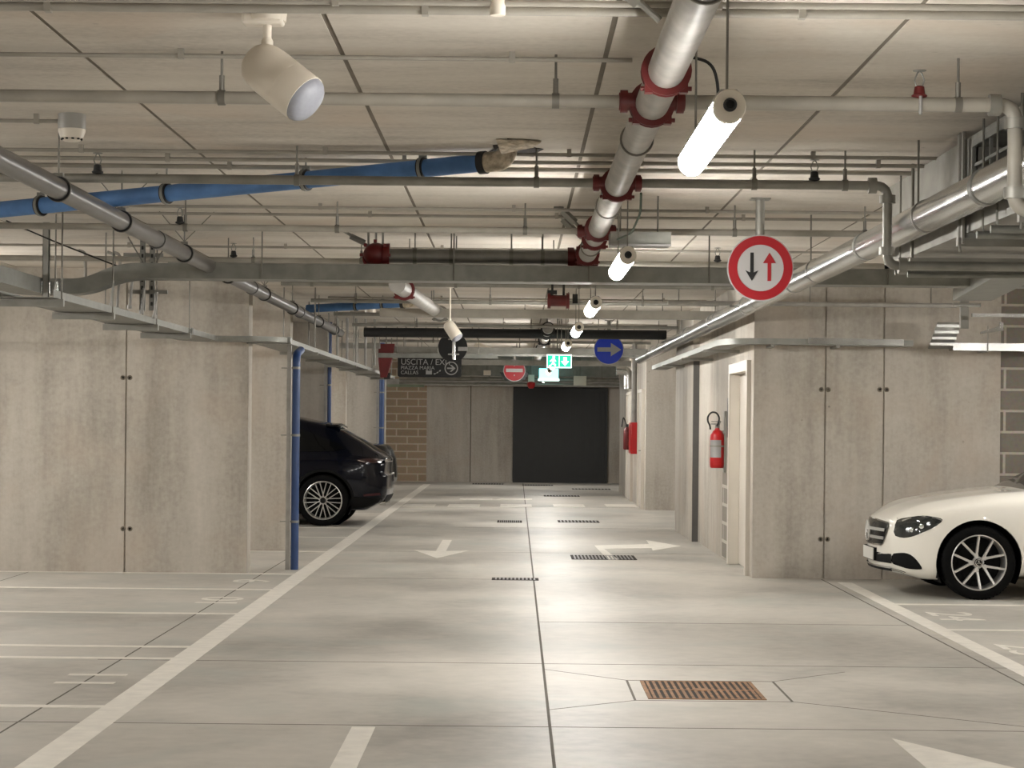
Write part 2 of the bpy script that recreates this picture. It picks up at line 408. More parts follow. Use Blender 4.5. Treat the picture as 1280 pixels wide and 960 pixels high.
# creases falling to the drain
G0, G1, GY0, GY1 = .79, 1.42, 11.85, 12.62
R0, R1, S0, S1 = G0-.10, G1+.16, GY0-.08, GY1+.06
jnt((R0,S1),(.19,13.2),.008); jnt((R0,S0),(.19,11.35),.008); jnt((R1,S1),(2.1,13.2),.008); jnt((R1,S0),(3.1,10.55),.008)
for p, q in (((R0,S0),(R0,S1)),((R1,S0),(R1,S1)),((R0,S1),(R1,S1)),((R0,S0),(R1,S0))): jnt(p,q,.014)
def mark(poly, th=.0022):
    return MB().prism(poly,(0,0,0),(1,0,0),(0,1,0),th)
def line(x0,y0,x1,y1): struct('road_marking', mark([(x0,y0),(x1,y0),(x1,y1),(x0,y1)]), 'paint', smooth=False)
line(-2.23,5,-2.06,50.5)
line(3.20,5,3.34,20.6)
for y in (11.3,13.58,14.28,16.72,19.1,21.02,24.6,27.6,30.0,34.6): line(XL,y-.05,-2.23,y+.05)
for y in (11.6,13.3,15.98,18.2): line(3.34,y-.05,XR,y+.05)
for x in (524,580,645,711,776):
    p = fl(x,632); line(p.x-.29,p.y-.6,p.x+.29,p.y+.6)
for x in (600,640):
    p = fl(x,624); line(p.x-.4,p.y-.3,p.x+.4,p.y+.3)
def straight_arrow(x, y0, lab):
    h = .62; w = .06
    single('painted_arrow', mark([(x-w,y0+1.0),(x+w,y0+1.0),(x+w,y0+4.3),(x-w,y0+4.3)][:0] or [(x,y0),(x+.33,y0+1.45),(x+w,y0+1.3),(x+w,y0+3.6),(x-w,y0+3.6),(x-w,y0+1.3),(x-.33,y0+1.45)]), 'paint', lab, 'floor arrow', 'painted lane arrows', smooth=False)
yt = fl(548,698).y
straight_arrow(-.885, yt, 'white straight arrow painted on the lane beside the dark car')
straight_arrow(-.765, 7.05, 'white straight arrow cut off by the bottom edge, only its stem showing')
def turn_arrow(x, y0, lab):
    # stem rises from y0, then turns to +x
    P = [(x-.02,y0),(x+.10,y0),(x+.02,y0+2.0),(x+.62,y0+2.25),(x+.60,y0+1.75),(x+1.02,y0+2.75),(x+.66,y0+4.0),(x+.64,y0+3.1),(x-.08,y0+2.7)]
    single('painted_arrow', mark(P), 'paint', lab, 'floor arrow', 'painted lane arrows', smooth=False)
p = fl(768,700)
turn_arrow(p.x-.05, p.y, 'white turning arrow painted across a drain cover on the far lane')
P = [(1.9,9.2),(1.9,10.45),(2.62,8.85),(1.9,7.6)]
single('painted_arrow', mark([(1.2,8.75),(1.9,8.9),(1.9,10.43),(2.75,8.65),(1.9,7.4),(1.9,8.2),(1.2,8.05),(1.0,6.0),(.88,6.0)][::-1]), 'paint', 'white arrow head at the bottom edge, pointed tip up, beyond the rusty drain', 'floor arrow', 'painted lane arrows', smooth=False)
# bay numbers stencilled at the bay mouths
def bay_no(txt, x, y, face, lab, size=.78):
    m = MB()
    if face < 0: add_text(m, txt, size, (x,y,0.0), (0,1,0), (-1,0,0), 'CENTER', .001, 1.5)
    else: add_text(m, txt, size, (x,y,0.0), (0,-1,0), (1,0,0), 'CENTER', .001, 1.5)
    single('bay_number', m, 'paint', lab, 'bay number', 'stencilled bay numbers', smooth=False)
bay_no('23', 3.45, 14.6, 1, 'stencilled white number in the bay just in front of the white car bay', .52)
bay_no('24', 3.45, 17.1, 1, 'stencilled white number beside the front wheel of the white car', .52)
bay_no('25', 3.45, 12.4, 1, 'stencilled white number two bays in front of the white car', .52)
bay_no('11', -2.36, 12.5, -1, 'stencilled white number in the second bay before the concrete side wall', .52)
bay_no('10', -2.36, 17.9, -1, 'stencilled white number in the bay second from the concrete side wall', .52)
bay_no('9', -2.36, 20.1, -1, 'stencilled white number at the foot of the concrete side wall', .52)
# drain gratings
def grate(x0, x1, y0, y1, lab, nb=17, detail=True):
    r = thing('drain_grate', lab, 'drain grate', ((x0+x1)/2,(y0+y1)/2,0), 'rusty drain gratings in the lane floor')
    m = MB(); t = .022
    m.box((x0-t,y0-t,-.002),(x1+t,y0,.004)); m.box((x0-t,y1,-.002),(x1+t,y1+t,.004)); m.box((x0-t,y0,-.002),(x0,y1,.004)); m.box((x1,y0,-.002),(x1+t,y1,.004))
    m.build('rim', 'rust' if detail else 'pit', r)
    MB().box((x0,y0,.0004),(x1,y1,.0012)).build('pit', 'pit', r)
    m = MB(); w = (x1-x0)/nb
    for k in range(nb): m.box((x0+w*(k+.27),y0,.0012),(x0+w*(k+.73),y1,.0045))
    if detail: m.box((x0,(y0+y1)/2-.012,.0012),(x1,(y0+y1)/2+.012,.0042))
    m.build('bars', 'rust' if detail else 'pvcdark', r)
    if detail: MB().lathe(((x0+x1)/2,(y0+y1)/2,.0012),(0,0,1),[(.055,0),(.055,.005),(.03,.006)],20).build('boss', 'rust', r)
grate(G0,G1,GY0,GY1,'brown rusty drain grate with slots in a sunken frame on the open lane')
p = fl(755,697); grate(p.x-.36,p.x+.34,p.y-.35,p.y+.35,'drain grate under the stem of the white turning arrow',17,False)
for x, y, w, l in ((644,724,.21,'narrow dark drain slot beside the central floor joint, before the white turning arrow'),(723,652,.3,'dark drain grate on the lane beyond the white turning arrow'),
                   (637,652,.17,'narrow drain slot just past the white straight arrow'),(610,605,.36,'drain grate by the back wall before the pale blank panel'),(672,606.5,.35,'drain grate before the near half of the dark shutter'),
                   (702,620,.35,'drain grate in the far lane, alone between dashes and shutter'),(739,611.5,.42,'drain grate before the far corner of the dark shutter')):
    p = fl(x,y); grate(p.x-w,p.x+w,p.y-(.3 if y<700 else .12),p.y+(.3 if y<700 else .12),l,11,False)
# ------------------------------------------------------------------ overhead services
HB = 1.30; ZB = CH + HB        # sprinkler pipework height
MX = .545                      # main pipe
def coupling(p, axis, r, parent, m='red', lugs=True, name='coupling'):
    c = MB(); u, v, a = frame(axis); p = V(p)
    c.band(p, axis, r-.002, r+.016, .055, 24)
    c.band(p-a*.022, axis, r-.002, r+.024, .012, 24); c.band(p+a*.022, axis, r-.002, r+.024, .012, 24)
    if lugs:
        for sg in (-1,1):
            q = p + V((sg*.72,0,-.72)).normalized()*(r+.022) if abs(a.y) > .5 else p + u*(sg*(r+.02))
            c.cbox(q, .03, .05, .035)
            c.tube(q+V((-.03,0,0)), q+V((.03,0,0)), .009, 8)
    return c.build(name, m, parent)
main = thing('sprinkler_main', 'thick white sprinkler main with red couplings running along the lane ceiling', 'pipe', (MX,10,ZB))
MB().tube((MX,3.5,ZB),(MX,16.75,ZB),.069,28).build('pipe','whitepipe',main)
BR = [8.53, 11.46, 14.39, 17.32, 20.25, 23.2, 26.1, 29.05, 32.0, 34.9]
for y in (5.7, 7.72, 8.53, 11.46, 14.05, 14.75, 16.2): coupling((MX,y,ZB),(0,1,0),.07,main)
for y in (8.53, 11.46, 14.39):
    for sg in (-1,1):
        o = MB(); o.tube((MX+sg*.06,y,ZB+.01),(MX+sg*.135,y,ZB+.01),.037,14); o.band((MX+sg*.115,y,ZB+.01),(1,0,0),.03,.047,.03,14)
        o.build('outlet','red',main)
e = MB(); e.tube((MX,16.62,ZB-.10),(MX,16.62,ZB+.09),.078,20); e.tube((MX-.14,16.62,ZB),(MX+.1,16.62,ZB),.066,18); e.band((MX-.12,16.62,ZB),(1,0,0),.06,.083,.05,18)
e.band((MX,16.62,ZB-.085),(0,0,1),.07,.092,.03,18); e.build('tee','red',main)
for y, x1 in ((6.9,-.28),(14.6,-.26),(15.2,-.24)):
    b = MB(); p = V((MX-.08,y,ZB+.03)); q = V((MX+x1,y-.02,CZ-.004)); b.tube(p,q,.012,8)
    d = (q-p); b.tube(p+d*.35,p+d*.85,.027,4); b.cbox(q-V((0,0,.005)),.07,.05,.01); b.build('brace','galvd',main)
for y in (6.1,9.6,12.6,15.5):
    b = MB(); b.torus((MX,y,ZB),(0,1,0),.073,.006,24,6); b.tube((MX,y,ZB+.07),(MX,y,CZ),.006,8); b.build('hanger','wire',main)
# branch lines with their hanger rods
XE = {0:2.035, 1:2.035}
rods = {0:[-4.4,-3.0,-1.22,.15,1.8], 1:[-3.6,-2.9,-1.22,.1,1.3,1.80], 2:[-2.3,-1.25,.05,1.5,2.4], 3:[-2.2,-1.3,-.9,.3,2.1], 4:[-2,-.6,.6,1.9],5:[-1.8,-.3,1.4],6:[-1.6,.1,1.5],7:[-1.4,.2,1.4],8:[-1.4,.9],9:[-1.4,.9]}
for i, y in enumerate(BR):
    ends = 'dropping by the duct' if i in XE else 'running straight on'
    r = thing('sprinkler_branch', f'{ORD[i]} thin grey sprinkler pipe across the ceiling counted from the camera, {ends}', 'pipe', (0,y,ZB), 'sprinkler branch pipes across the ceiling')
    xe = XE.get(i, 7.5); zz = ZB+.01; rad = .026 if i < 2 else .023
    xa = -7.5 if i < 4 else -2.3; xe = xe if i < 4 else 2.25
    gap = .12 if i < 3 else 0
    p = MB()
    if gap: p.tube((xa,y,zz),(MX-gap,y,zz),rad,14)
    elif i == 3: p.tube((xa,y,zz),(MX-.06,y,zz),rad,14)
    st = MX + gap if gap else (MX+.1 if i==3 else xa)
    mt = 'conduit' if i in (0,2,3) else 'galvd'
    if i in XE: p.path(fillet([(st,y,zz),(xe,y,zz),(xe,y,CH+(.88 if i==0 else .87)),(7.5,y,CH+(.88 if i==0 else .87))],.07),rad if i else .03,14)
    else: p.tube((st,y,zz),(xe,y,zz),rad,14)
    p.build('pipe', mt, r)
    if i in XE:
        for cc, ax in (((xe,y,zz-.075),(0,0,1)),((xe,y,CH+.95),(0,0,1)),((xe-.085,y,zz),(1,0,0)),((xe+.085,y,CH+(.88 if i==0 else .87)),(1,0,0))): MB().band(cc,ax,.02,.045,.045,16).build('elbow_collar','galvd',r)
    for x in rods[i]:
        h = MB(); h.tube((x,y,zz+rad+.02),(x,y,CZ),.0055,8); h.band((x,y,zz),(1,0,0),rad,rad+.006,.03,16); h.tube((x,y,zz+rad),(x,y,zz+rad+.065),.011,8); h.build('hanger_rod','wire',r)
# sprinkler heads
def head(x, i, lab, m='rubber', z=None):
    y = BR[i] if i is not None else 11.6
    z = ZB+.034 if z is None else z
    r = thing('sprinkler', lab, 'sprinkler head', (x,y,z), 'sprinkler heads on the branch pipes')
    b = MB(); b.lathe((x,y,z-.022),(0,0,1),[(.012,0),(.016,.02),(.03,.026),(.033,.034),(.024,.04),(.02,.07),(.012,.074)],16); b.build('body',m,r)
    f = MB()
    for sg in (-1,1): f.path([(x+sg*.012,y,z+.05),(x+sg*.02,y,z+.075),(x+sg*.008,y,z+.105),(x,y,z+.112)],.0035,6)
    f.lathe((x,y,z+.112),(0,0,1),[(.026,0),(.028,.003),(.004,.006)],16); f.build('deflector_frame','galv',r)
    return r
head(px_x(1149,130,8.53),0,'red sprinkler head standing on the first branch pipe, out towards the ducts','red')
k = MB(); q = V((px_x(1149,130,8.53),8.53,ZB+.01)); k.tube(q+V((0,-.03,.03)),q+V((0,-.03,-.045)),.007,8); k.build('drip_pin','sw',bpy.data.objects['sprinkler'])
head(px_x(122,210,11.46),1,'dark sprinkler head on the second branch pipe, nearest the white smoke detector')
head(px_x(1018,225,11.46),1,'dark sprinkler head on the second branch pipe above the round two-way sign')
head(px_x(225,268,14.39),2,'dark sprinkler head on the third branch pipe beside the grey drain pipe')
head(px_x(292,312,17.32),3,'dark sprinkler head on the fourth branch pipe over the long cable tray')
head(px_x(897,318,17.32),3,'dark sprinkler head on the fourth branch pipe just beside the round two-way sign')
head(px_x(1258,330,17.32),3,'dark sprinkler head on the fourth branch pipe over the white car')
head(px_x(381,366,20.25),4,'small sprinkler head on the fifth branch pipe near the grey drain pipe')
head(px_x(832,370,20.25),4,'small sprinkler head on the fifth branch pipe beyond the hanging lamps')
# large grey header behind the main's tee and its red elbow
r = thing('header_pipe', 'fat grey header pipe between the red tee and the red elbow', 'pipe', (-.3,16.62,ZB))
XA = px_x(470,318,16.62)
MB().tube((XA+.1,16.62,ZB),(MX-.1,16.62,ZB),.06,20).build('pipe','galvd',r)
for x in (-.82,-.53,-.05,.2):
    h = MB(); h.tube((x,16.62,ZB+.06),(x,16.62,CZ),.006,8); h.band((x,16.62,ZB),(1,0,0),.06,.066,.03,20); h.build('hanger_rod','wire',r)
r = thing('red_elbow', 'round red grooved elbow fitting with bolts at the end of the grey header pipe', 'pipe fitting', (XA,16.62,ZB))
b = MB(); b.sphere((XA,16.62,ZB+.01),.098,(1.05,.95,.98),22,14); b.tube((XA,16.62,ZB),(XA+.11,16.62,ZB),.075,20); b.tube((XA,16.62,ZB),(XA+.03,16.8,ZB-.02),.075,20); b.build('body','red',r)
b = MB(); b.band((XA+.085,16.62,ZB),(1,0,0),.07,.1,.05,22); b.torus((XA,16.6,ZB-.01),(.15,1,-.2),.098,.014,24,8)
for a in range(8):
    t = a*math.pi/4; b.cbox((XA+.11*math.cos(t),16.53,ZB+.11*math.sin(t)),.025,.04,.025)
b.build('bolted_ring','red',r)
b = MB(); b.tube((XA-.05,16.6,ZB+.07),(XA-.26,16.55,CZ-.005),.012,8); b.tube((XA-.09,16.59,ZB+.1),(XA-.2,16.56,CZ-.05),.026,6); b.cbox((XA-.26,16.55,CZ-.006),.07,.05,.012)
for dx in (-.06,.0,.055): b.tube((XA+dx,16.6,ZB+.08),(XA+dx,16.6,CZ),.009,8)
b.build('brace','galvd',r)
# white pipe carrying on down the lane from the elbow
r = thing('white_pipe', 'short fat white pipe slanting away down the lane past the red elbow', 'pipe', (-1,22,ZB))
P0, P1 = at(505,362,19.6), at(553,394,26.0)
P0 = P0-(P1-P0)*.13
MB().tube(P0,P1,.075,22).build('pipe','whitepipe',r)
coupling(P0+(P1-P0)*.12,P1-P0,.077,r); coupling(P0+(P1-P0)*.93,P1-P0,.077,r,'shiny')
for t in (.25,.75):
    q = P0+(P1-P0)*t; MB().tube(q+V((0,0,.07)),(q.x,q.y,CZ),.007,8).build('hanger_rod','wire',r)
# far continuation of the main
r = thing('sprinkler_main', 'distant stretch of white main with black rings between the lamps and the far wall', 'pipe', (.46,32,ZB))
MB().tube((.44,29.3,ZB),(.44,45,ZB),.075,20).build('pipe','whitepipe',r)
for y in (29.6,31,33.5,38): coupling((.44,y,ZB),(0,1,0),.077,r,'rubber')
for y in (30.4,36,42): MB().tube((.44,y,ZB+.07),(.44,y,CZ),.007,8).build('hanger_rod','wire',r)
r = thing('valve_set', 'dark red flanged valve assembly on a branch pipe beyond the long cable tray', 'valve', (.45,20.25,ZB))
p = at(698,376,20.0); b = MB(); b.tube(p-V((.1,0,0)),p+V((.1,0,0)),.055,16); b.band(p-V((.09,0,0)),(1,0,0),.05,.075,.03,16); b.band(p+V((.09,0,0)),(1,0,0),.05,.075,.03,16); b.build('body','red',r)
b = MB(); b.tube(p+V((-.06,0,.05)),(p.x-.06,p.y,CZ),.012,8); b.tube(p+V((.05,0,.05)),(p.x+.05,p.y,CZ),.012,8); b.cbox(p+V((-.06,0,.08)),.09,.05,.04); b.cbox(p+V((.16,0,.02)),.05,.06,.09); b.build('yoke','rubber',r)

# conduits clipped under the ceiling
CD = [(4,.012,'conduit'),(14,.016,'conduit'),(74,.0095,'conduit'),(193,.0105,'conduit'),(203,.012,'conduit'),(212,.014,'conduit'),(262,.011,'conduit'),(271,.011,'conduit'),(312,.011,'conduit'),
      (345,.012,'conduit'),(352,.012,'conduit'),(374,.012,'conduit'),(392,.014,'conduit'),(405,.013,'conduit')]
for i, (y, rr, mm) in enumerate(CD):
    h = HC - rr - .02
    D = h*FP/(525-y)
    r = thing('conduit', f'{ORD[i]} thin grey cable conduit clipped across the ceiling counted from the camera', 'conduit', (0,D,CH+h), 'thin conduits clipped under the ceiling')
    xa, xb = (-6.5, 6.5) if D < 20.5 else (-2.3, 2.3)
    if i == 2: xb = .46
    MB().tube((xa,D,CH+h),(xb,D,CH+h),rr,10).build('tube', mm, r)
    x = xa + .45 + .31*(i % 4)
    while x < xb:
        if abs(x)/D < .28: MB().box((x-.012,D-rr-.004,CH+h-rr-.003),(x+.012,D+rr+.004,CZ)).build('clip','conduit',r)
        x += 1.35
# conduit coupling box near the first conduit
p = at(622,13,7.25)
single('conduit_box', MB().lathe((p.x,7.33,CZ-.075),(0,0,1),[(.026,0),(.028,.008),(.028,.07)],20), 'plastic', 'small round white junction box on the first conduits at the top of the view', 'junction box')

# grey drain pipe running away beside the ceiling with its clamps
GX, GZ = -2.42, CH+1.2
r = thing('drain_pipe', 'dark grey drain pipe running away over the bays in black lined clamps', 'pipe', (GX,14,GZ))
m = MB(); m.tube((GX,4.5,GZ),(GX,28.5,GZ-.03),.055,24); m.build('pipe','pvcdark',r)
m = MB()
for y in (7.6,14.0,19.0,23.2): m.tube((GX,y-.07,GZ-.002*y*.5),(GX,y+.07,GZ-.002*y*.5),.063,24)
m.build('sockets','pvcdark',r)
for y in (8.9,10.95,12.7,15.1,17.4,19.9,22.4,25.4,27.6):
    c = MB(); z = GZ - .03*(y-4.5)/24
    c.band((GX,y,z),(0,1,0),.052,.066,.035,26); cl = c.build('clamp','rubber',r)
    c = MB(); c.band((GX,y-.001,z),(0,1,0),.0655,.069,.02,26); c.cbox((GX,y,z+.075),.05,.03,.02)
    c.tube((GX,y,z+.07),(GX,y,CZ),.005,8)
    if y in (12.7,15.1,19.9):
        for sg in (-1,1): c.tube((GX,y,z+.085),(GX+sg*.2,y+.1,CZ),.0035,6)
    c.build('hanger','wire',cl)
# blue sloping drain pipes
def blue(name, lab, p, q, rad, cl, hole):
    r = thing('blue_drain_pipe', lab, 'pipe', (p+q)/2, 'blue sloping drain pipes under the ceiling')
    MB().tube(p,q,rad,22).build('pipe','blue',r)
    for t in cl:
        c = p+(q-p)*t; b = MB(); b.band(c,q-p,rad-.002,rad+.012,.035,24); k = b.build('clamp','rubber',r)
        b = MB(); b.band(c,q-p,rad+.0115,rad+.016,.018,24); b.tube(c+V((0,0,rad+.01)),(c.x,c.y,CZ),.005,8); b.cbox(c+V((0,0,rad+.02)),.045,.03,.02); b.build('hanger','galv',k)
    if hole:
        b = MB(); b.path(fillet([q-(q-p).normalized()*.03,q+(q-p).normalized()*.09,(q.x+.105,q.y,CZ+.02)],.06),rad+.006,18); b.build('mortared_bend','foam',r)
        b = MB(); b.band(q-(q-p).normalized()*.04,q-p,rad-.002,rad+.014,.04,24); b.build('collar','rubber',r)
    return r
PB, QB = at(-40,266,13.0), at(612,196,11.5); QB.z = min(QB.z, CZ-.075)
blue('a','big blue drain pipe sloping under the ceiling into a broken hole, nearer of the two',PB,QB,.05,(.155,.41,.675,.885),True)
PB2, QB2 = at(384,386,25.6), at(507,379,25.2)
blue('b','smaller far blue drain pipe sloping under the ceiling beyond the long cable tray',PB2,QB2,.05,(.5,.77),True)
b = MB(); hx, hy = QB.x+.14, QB.y
pts = []
for k in range(14):
    t = k*2*math.pi/14; rr = (.11 if k % 2 else .15)*(1+.15*math.sin(3*t)); pts.append((rr*math.cos(t)*1.05, rr*math.sin(t)*2.6))
b.prism(pts,(hx,hy,CZ-.004),(1,0,0),(0,1,0),.003); struct('ceiling_patch', b, 'pit', smooth=False)
b = MB(); b.quadgrid([[(hx-.10,hy-.40,CZ-.002),(hx+.02,hy-.42,CZ-.006),(hx+.14,hy-.36,CZ-.003)],[(hx-.075,hy-.16,CZ-.045),(hx+.01,hy-.2,CZ-.03),(hx+.1,hy-.2,CZ-.012)]])
o = single('ceiling_flap', b, 'foam', 'pale peeled flap of ceiling skin beside the hole where the blue pipe enters', 'ceiling debris')
md = o.modifiers.new('thick','SOLIDIFY'); md.thickness = .008

# long galvanised cable trays
def U(w, h, t=.004): return [(-w,0),(w,0),(w,h),(w-t,h),(w-t,t),(-w+t,t),(-w+t,h),(-w,h)]
def C(w, h): return [(-w,0),(w,0),(w,h),(-w,h)]
def hang(parent, spots, m='wire', r=.006):
    for (x,y,z) in spots: MB().tube((x,y,z),(x,y,CZ),r,8).build('hanger_rod',m,parent)
YT = 16.45; ZT = CH+1.085
r = thing('cable_tray', 'long galvanised cable tray crossing the whole lane overhead with an S-bend at one end', 'cable tray', (0,YT,ZT))
xl = px_x(190,348,YT)
P = fillet([(5.6,YT,ZT),(xl-.2,YT,ZT),(xl-.5,YT-.02,ZT-.13),(-3.85,YT-.1,ZT-.135),(-3.85,8,ZT-.12)],.13,8)
MB().sweep(P, U(.15,.12)).build('tray','galv',r)
lid = MB(); lid.sweep([(5.6,YT,ZT+.121),(xl+.15,YT,ZT+.121)], C(.153,.006)); lid.build('lid','galvd',r)
for x in (-1.6,.1,1.9,3.4): MB().box((x-.05,YT-.157,ZT-.003),(x+.05,YT-.15,ZT+.122)).build('splice_plate','galv',r)
hang(r,[(px_x(568,340,YT),YT-.17,ZT),(px_x(735,340,YT),YT-.17,ZT),(1.5,YT-.17,ZT),(2.9,YT-.17,ZT),(-2.0,YT-.17,ZT)])
q = MB(); X5 = px_x(59,330,16.2); q.box((X5-.025,16.15,ZT-.17),(X5+.025,16.16,CZ)); q.box((X5-.025,16.15,ZT-.17),(X5-.02,16.19,CZ)); q.box((X5+.02,16.15,ZT-.17),(X5+.025,16.19,CZ)); q.build('strut','galvd',r)
X6 = px_x(66,366,16.2)
for k in range(3): MB().tube((X6-.02+.055*k-.06,16.17,ZT-.135),(X6-.02+.055*k-.06,16.17,ZT-.045),.02,12).build('clamp','shiny',r)
# double strut posts and the conduit drops at the bend
r = thing('strut_frame', 'double slotted strut post with pale conduit drops at the bend of the cable tray', 'support frame', (px_x(183,330,16.9),16.9,CH+.75))
for x in (178,190):
    X = px_x(x,330,16.9); b = MB(); b.box((X-.02,16.9,CH+.86),(X+.02,16.905,CZ)); b.box((X-.02,16.9,CH+.86),(X-.016,16.94,CZ)); b.box((X+.016,16.9,CH+.86),(X+.02,16.94,CZ))
    b.build('post','galvd',r)
    for k in range(9): MB().box((X-.008,16.895,CH+.9+.065*k),(X+.008,16.9,CH+.93+.065*k)).build('slot','rubber',r)
X = px_x(184,330,16.9); MB().box((X-.16,16.93,CH+1.0),(X+.16,16.97,CH+1.03)).build('cross_bar','galvd',r); MB().box((X-.2,16.93,CH+1.3),(X+.12,16.97,CH+1.33)).build('cross_bar','galvd',r)
for k, (x, y0, y1) in enumerate(((147,352,388),(163,352,386),(178,360,392),(194,365,398),(140,352,384))):
    a, c = at(x+2,y0,16.75), at(x-1,y1,16.75)
    b = MB(); b.path([a,(a+c)/2,c],.011,8); b.lathe(c,(0,0,1),[(.018,0),(.018,.03)],10); b.build('conduit_drop','whitepipe',r)
for x, y0, y1 in ((107,316,360),(150,318,336),(143,318,332)):
    a, c = at(x,y0,17.6), at(x,y1,17.6)
    b = MB(); b.path(fillet([a+V((-.06,0,.02)),a,c],.05),.013,8); b.build('conduit_drop','whitepipe',r)
MB().tube(at(205,310,16.9),at(190,338,16.9),.006,6).build('stay_wire','wire',r); MB().tube(at(160,296,16.9),at(182,334,16.9),.006,6).build('stay_wire','wire',r)
# tray running away over the bays towards the side wall, on cantilever brackets
ZL = CH+.755
r = thing('cable_tray', 'galvanised cable tray running away over the bays and around the concrete side wall end', 'cable tray', (-2.9,18,ZL))
P = fillet([(-3.155,13.3,ZL),(-3.155,20.72,ZL),(-2.5,20.72,ZL),(-2.5,39.5,ZL)],.24,6)
MB().sweep(P,U(.19,.05)).build('tray','galv',r)
for y in (13.45,15.15,17.0,18.7):
    b = MB(); b.box((-3.38,y-.02,ZL-.05),(-2.93,y+.02,ZL-.002)); b.box((-3.38,y-.026,ZL-.054),(-2.93,y-.02,ZL-.004)); b.build('bracket','galvd',r)
    for x in (-2.945,-3.365): MB().tube((x,y,ZL-.05),(x,y,CZ),.006,8).build('hanger_rod','wire',r)
for y in (23.9,26.8,29.6,31.9,35.2,38.6):
    b = MB(); b.box((-2.72,y-.02,ZL-.03),(-2.28,y+.02,ZL)); b.build('bracket','galvd',r)
    for x in (-2.68,-2.32): MB().tube((x,y,ZL-.03),(x,y,CZ),.008,8).build('hanger_rod','wire',r)
MB().box((-2.72,20.95,ZL-.012),(-2.28,21.03,ZL+.06)).build('splice_plate','shiny',r); MB().box((-2.96,18.9,ZL-.004),(-2.952,19.0,ZL+.055)).build('splice_plate','shiny',r)
# wall-hugging conduit bundle above that tray far down the bays
r = thing('conduit_bundle', 'bundle of pale vertical conduits rising from the far tray beside the dark car', 'conduit bundle', (-2.2,30,ZL))
for k in range(5):
    x = px_x(422+11*k,440,31); b = MB(); b.tube((x,31.0+.1*k,ZL+.05),(x,31.0+.1*k,CZ),.02,8); b.build('conduit','whitepipe' if k%2 else 'galvd',r)
b = MB(); b.box((px_x(418,440,31),31.9,ZL+.32),(px_x(470,440,31),31.95,ZL+.4)); b.build('cross_bar','galvd',r)
# tray along the far side wall of the block of rooms
ZR = CH+.78
r = thing('cable_tray', 'flat galvanised trunking along the concrete wall over the white car, turning down the lane', 'cable tray', (2.6,20.8,ZR))
P = fillet([(3.95,20.82,ZR-.01),(2.3,20.82,ZR),(2.16,21.2,ZR),(2.16,31.5,ZR)],.25,6)
MB().sweep(P,C(.11,.06)).build('tray','galv',r)
for y in (22.5,25.5,28.8):
    b = MB(); b.box((2.02,y-.02,ZR-.03),(2.41,y+.02,ZR)); b.build('bracket','galvd',r)
for x in (2.55,3.2): MB().box((x-.02,20.7,ZR-.03),(x+.02,YW,ZR-.005)).build('wall_bracket','galvd',r)
b = MB(); b.sweep([(2.9,20.70,ZR+.005),(3.85,20.70,ZR-.005)],C(.01,.062)); b.build('cover','shiny',r)
r = thing('cable_riser', 'short ladder of bright metal rungs joining wall trunking over the white car', 'cable ladder', (4.2,20.8,ZR))
a, c = at(1160,436,20.75), at(1172,403,20.6)
w = V((.24,0,0)); b = MB(); b.quadgrid([[a,a+w],[c,c+w]]); o = b.build('back_plate','galvd',r); md = o.modifiers.new('t','SOLIDIFY'); md.thickness = .01
for k in range(4):
    t = .12+.23*k; p = a+(c-a)*t+V((0,-.02,0)); b = MB(); b.box(p,p+V((.24,-.03,.028))); b.build('rung','shiny',r)
r = thing('wall_trunking', 'bright trunking running on from the ladder rungs over the white car bonnet', 'cable tray', (4.9,20.7,ZR))
MB().sweep([(px_x(1190,431,20.75),20.8,ZR-.045),(7.4,20.8,ZR-.05)],C(.1,.075)).build('trunk','shiny',r)
for x in (1233,1290): X = px_x(x,431,20.75); b = MB(); b.box((X-.012,20.68,ZR-.06),(X+.012,YW,ZR-.045)); b.tube((X,20.69,ZR-.05),(X,20.69,ZR+.2),.006,6); b.build('bracket','galvd',r)
# tray beside the rectangular duct with strut post
r = thing('cable_tray', 'pale cable tray coming forward overhead above the white car, on a strut post', 'cable tray', (3.7,15,CH+.98))
P = [at(1215,376,17.6),at(1300,338,13.6)]; P[1].z = P[0].z
MB().sweep([P[0],P[1]],U(.16,.1)).build('tray','galv',r)
b = MB(); X = px_x(1206,390,17.8); b.box((X-.035,17.8,CH+.82),(X+.035,17.85,CZ)); b.build('post','galvd',r)
b = MB(); b.tube((X-.1,17.78,CH+1.02),(X+.13,17.78,CH+1.02),.02,10); b.box((X-.02,17.4,CH+.9),(X+.5,17.46,CH+.93)); b.build('arm','shiny',r)
b = MB(); p = at(1240,409,17.5); b.prism([(-.1,0),(.09,.03),(.09,.1),(.06,.1),(.055,.07),(-.1,.02)],(p.x,p.y,p.z-.06),(1,0,0),(0,0,1),.03); b.build('bracket','shiny',r)
r = thing('wall_conduit', 'pale horizontal conduit high on the concrete wall below the long cable tray', 'conduit', (2.8,20.6,CH+1.18))
a = at(835,373,20.6); MB().tube((a.x,20.6,CH+1.175),(px_x(1196,379,20.6),20.6,CH+1.175),.023,12).build('tube','whitepipe',r)
for x in (1.6,2.9,4.1): MB().tube((x,20.6,CH+1.19),(x,20.6,CZ),.006,8).build('hanger_rod','wire',r)
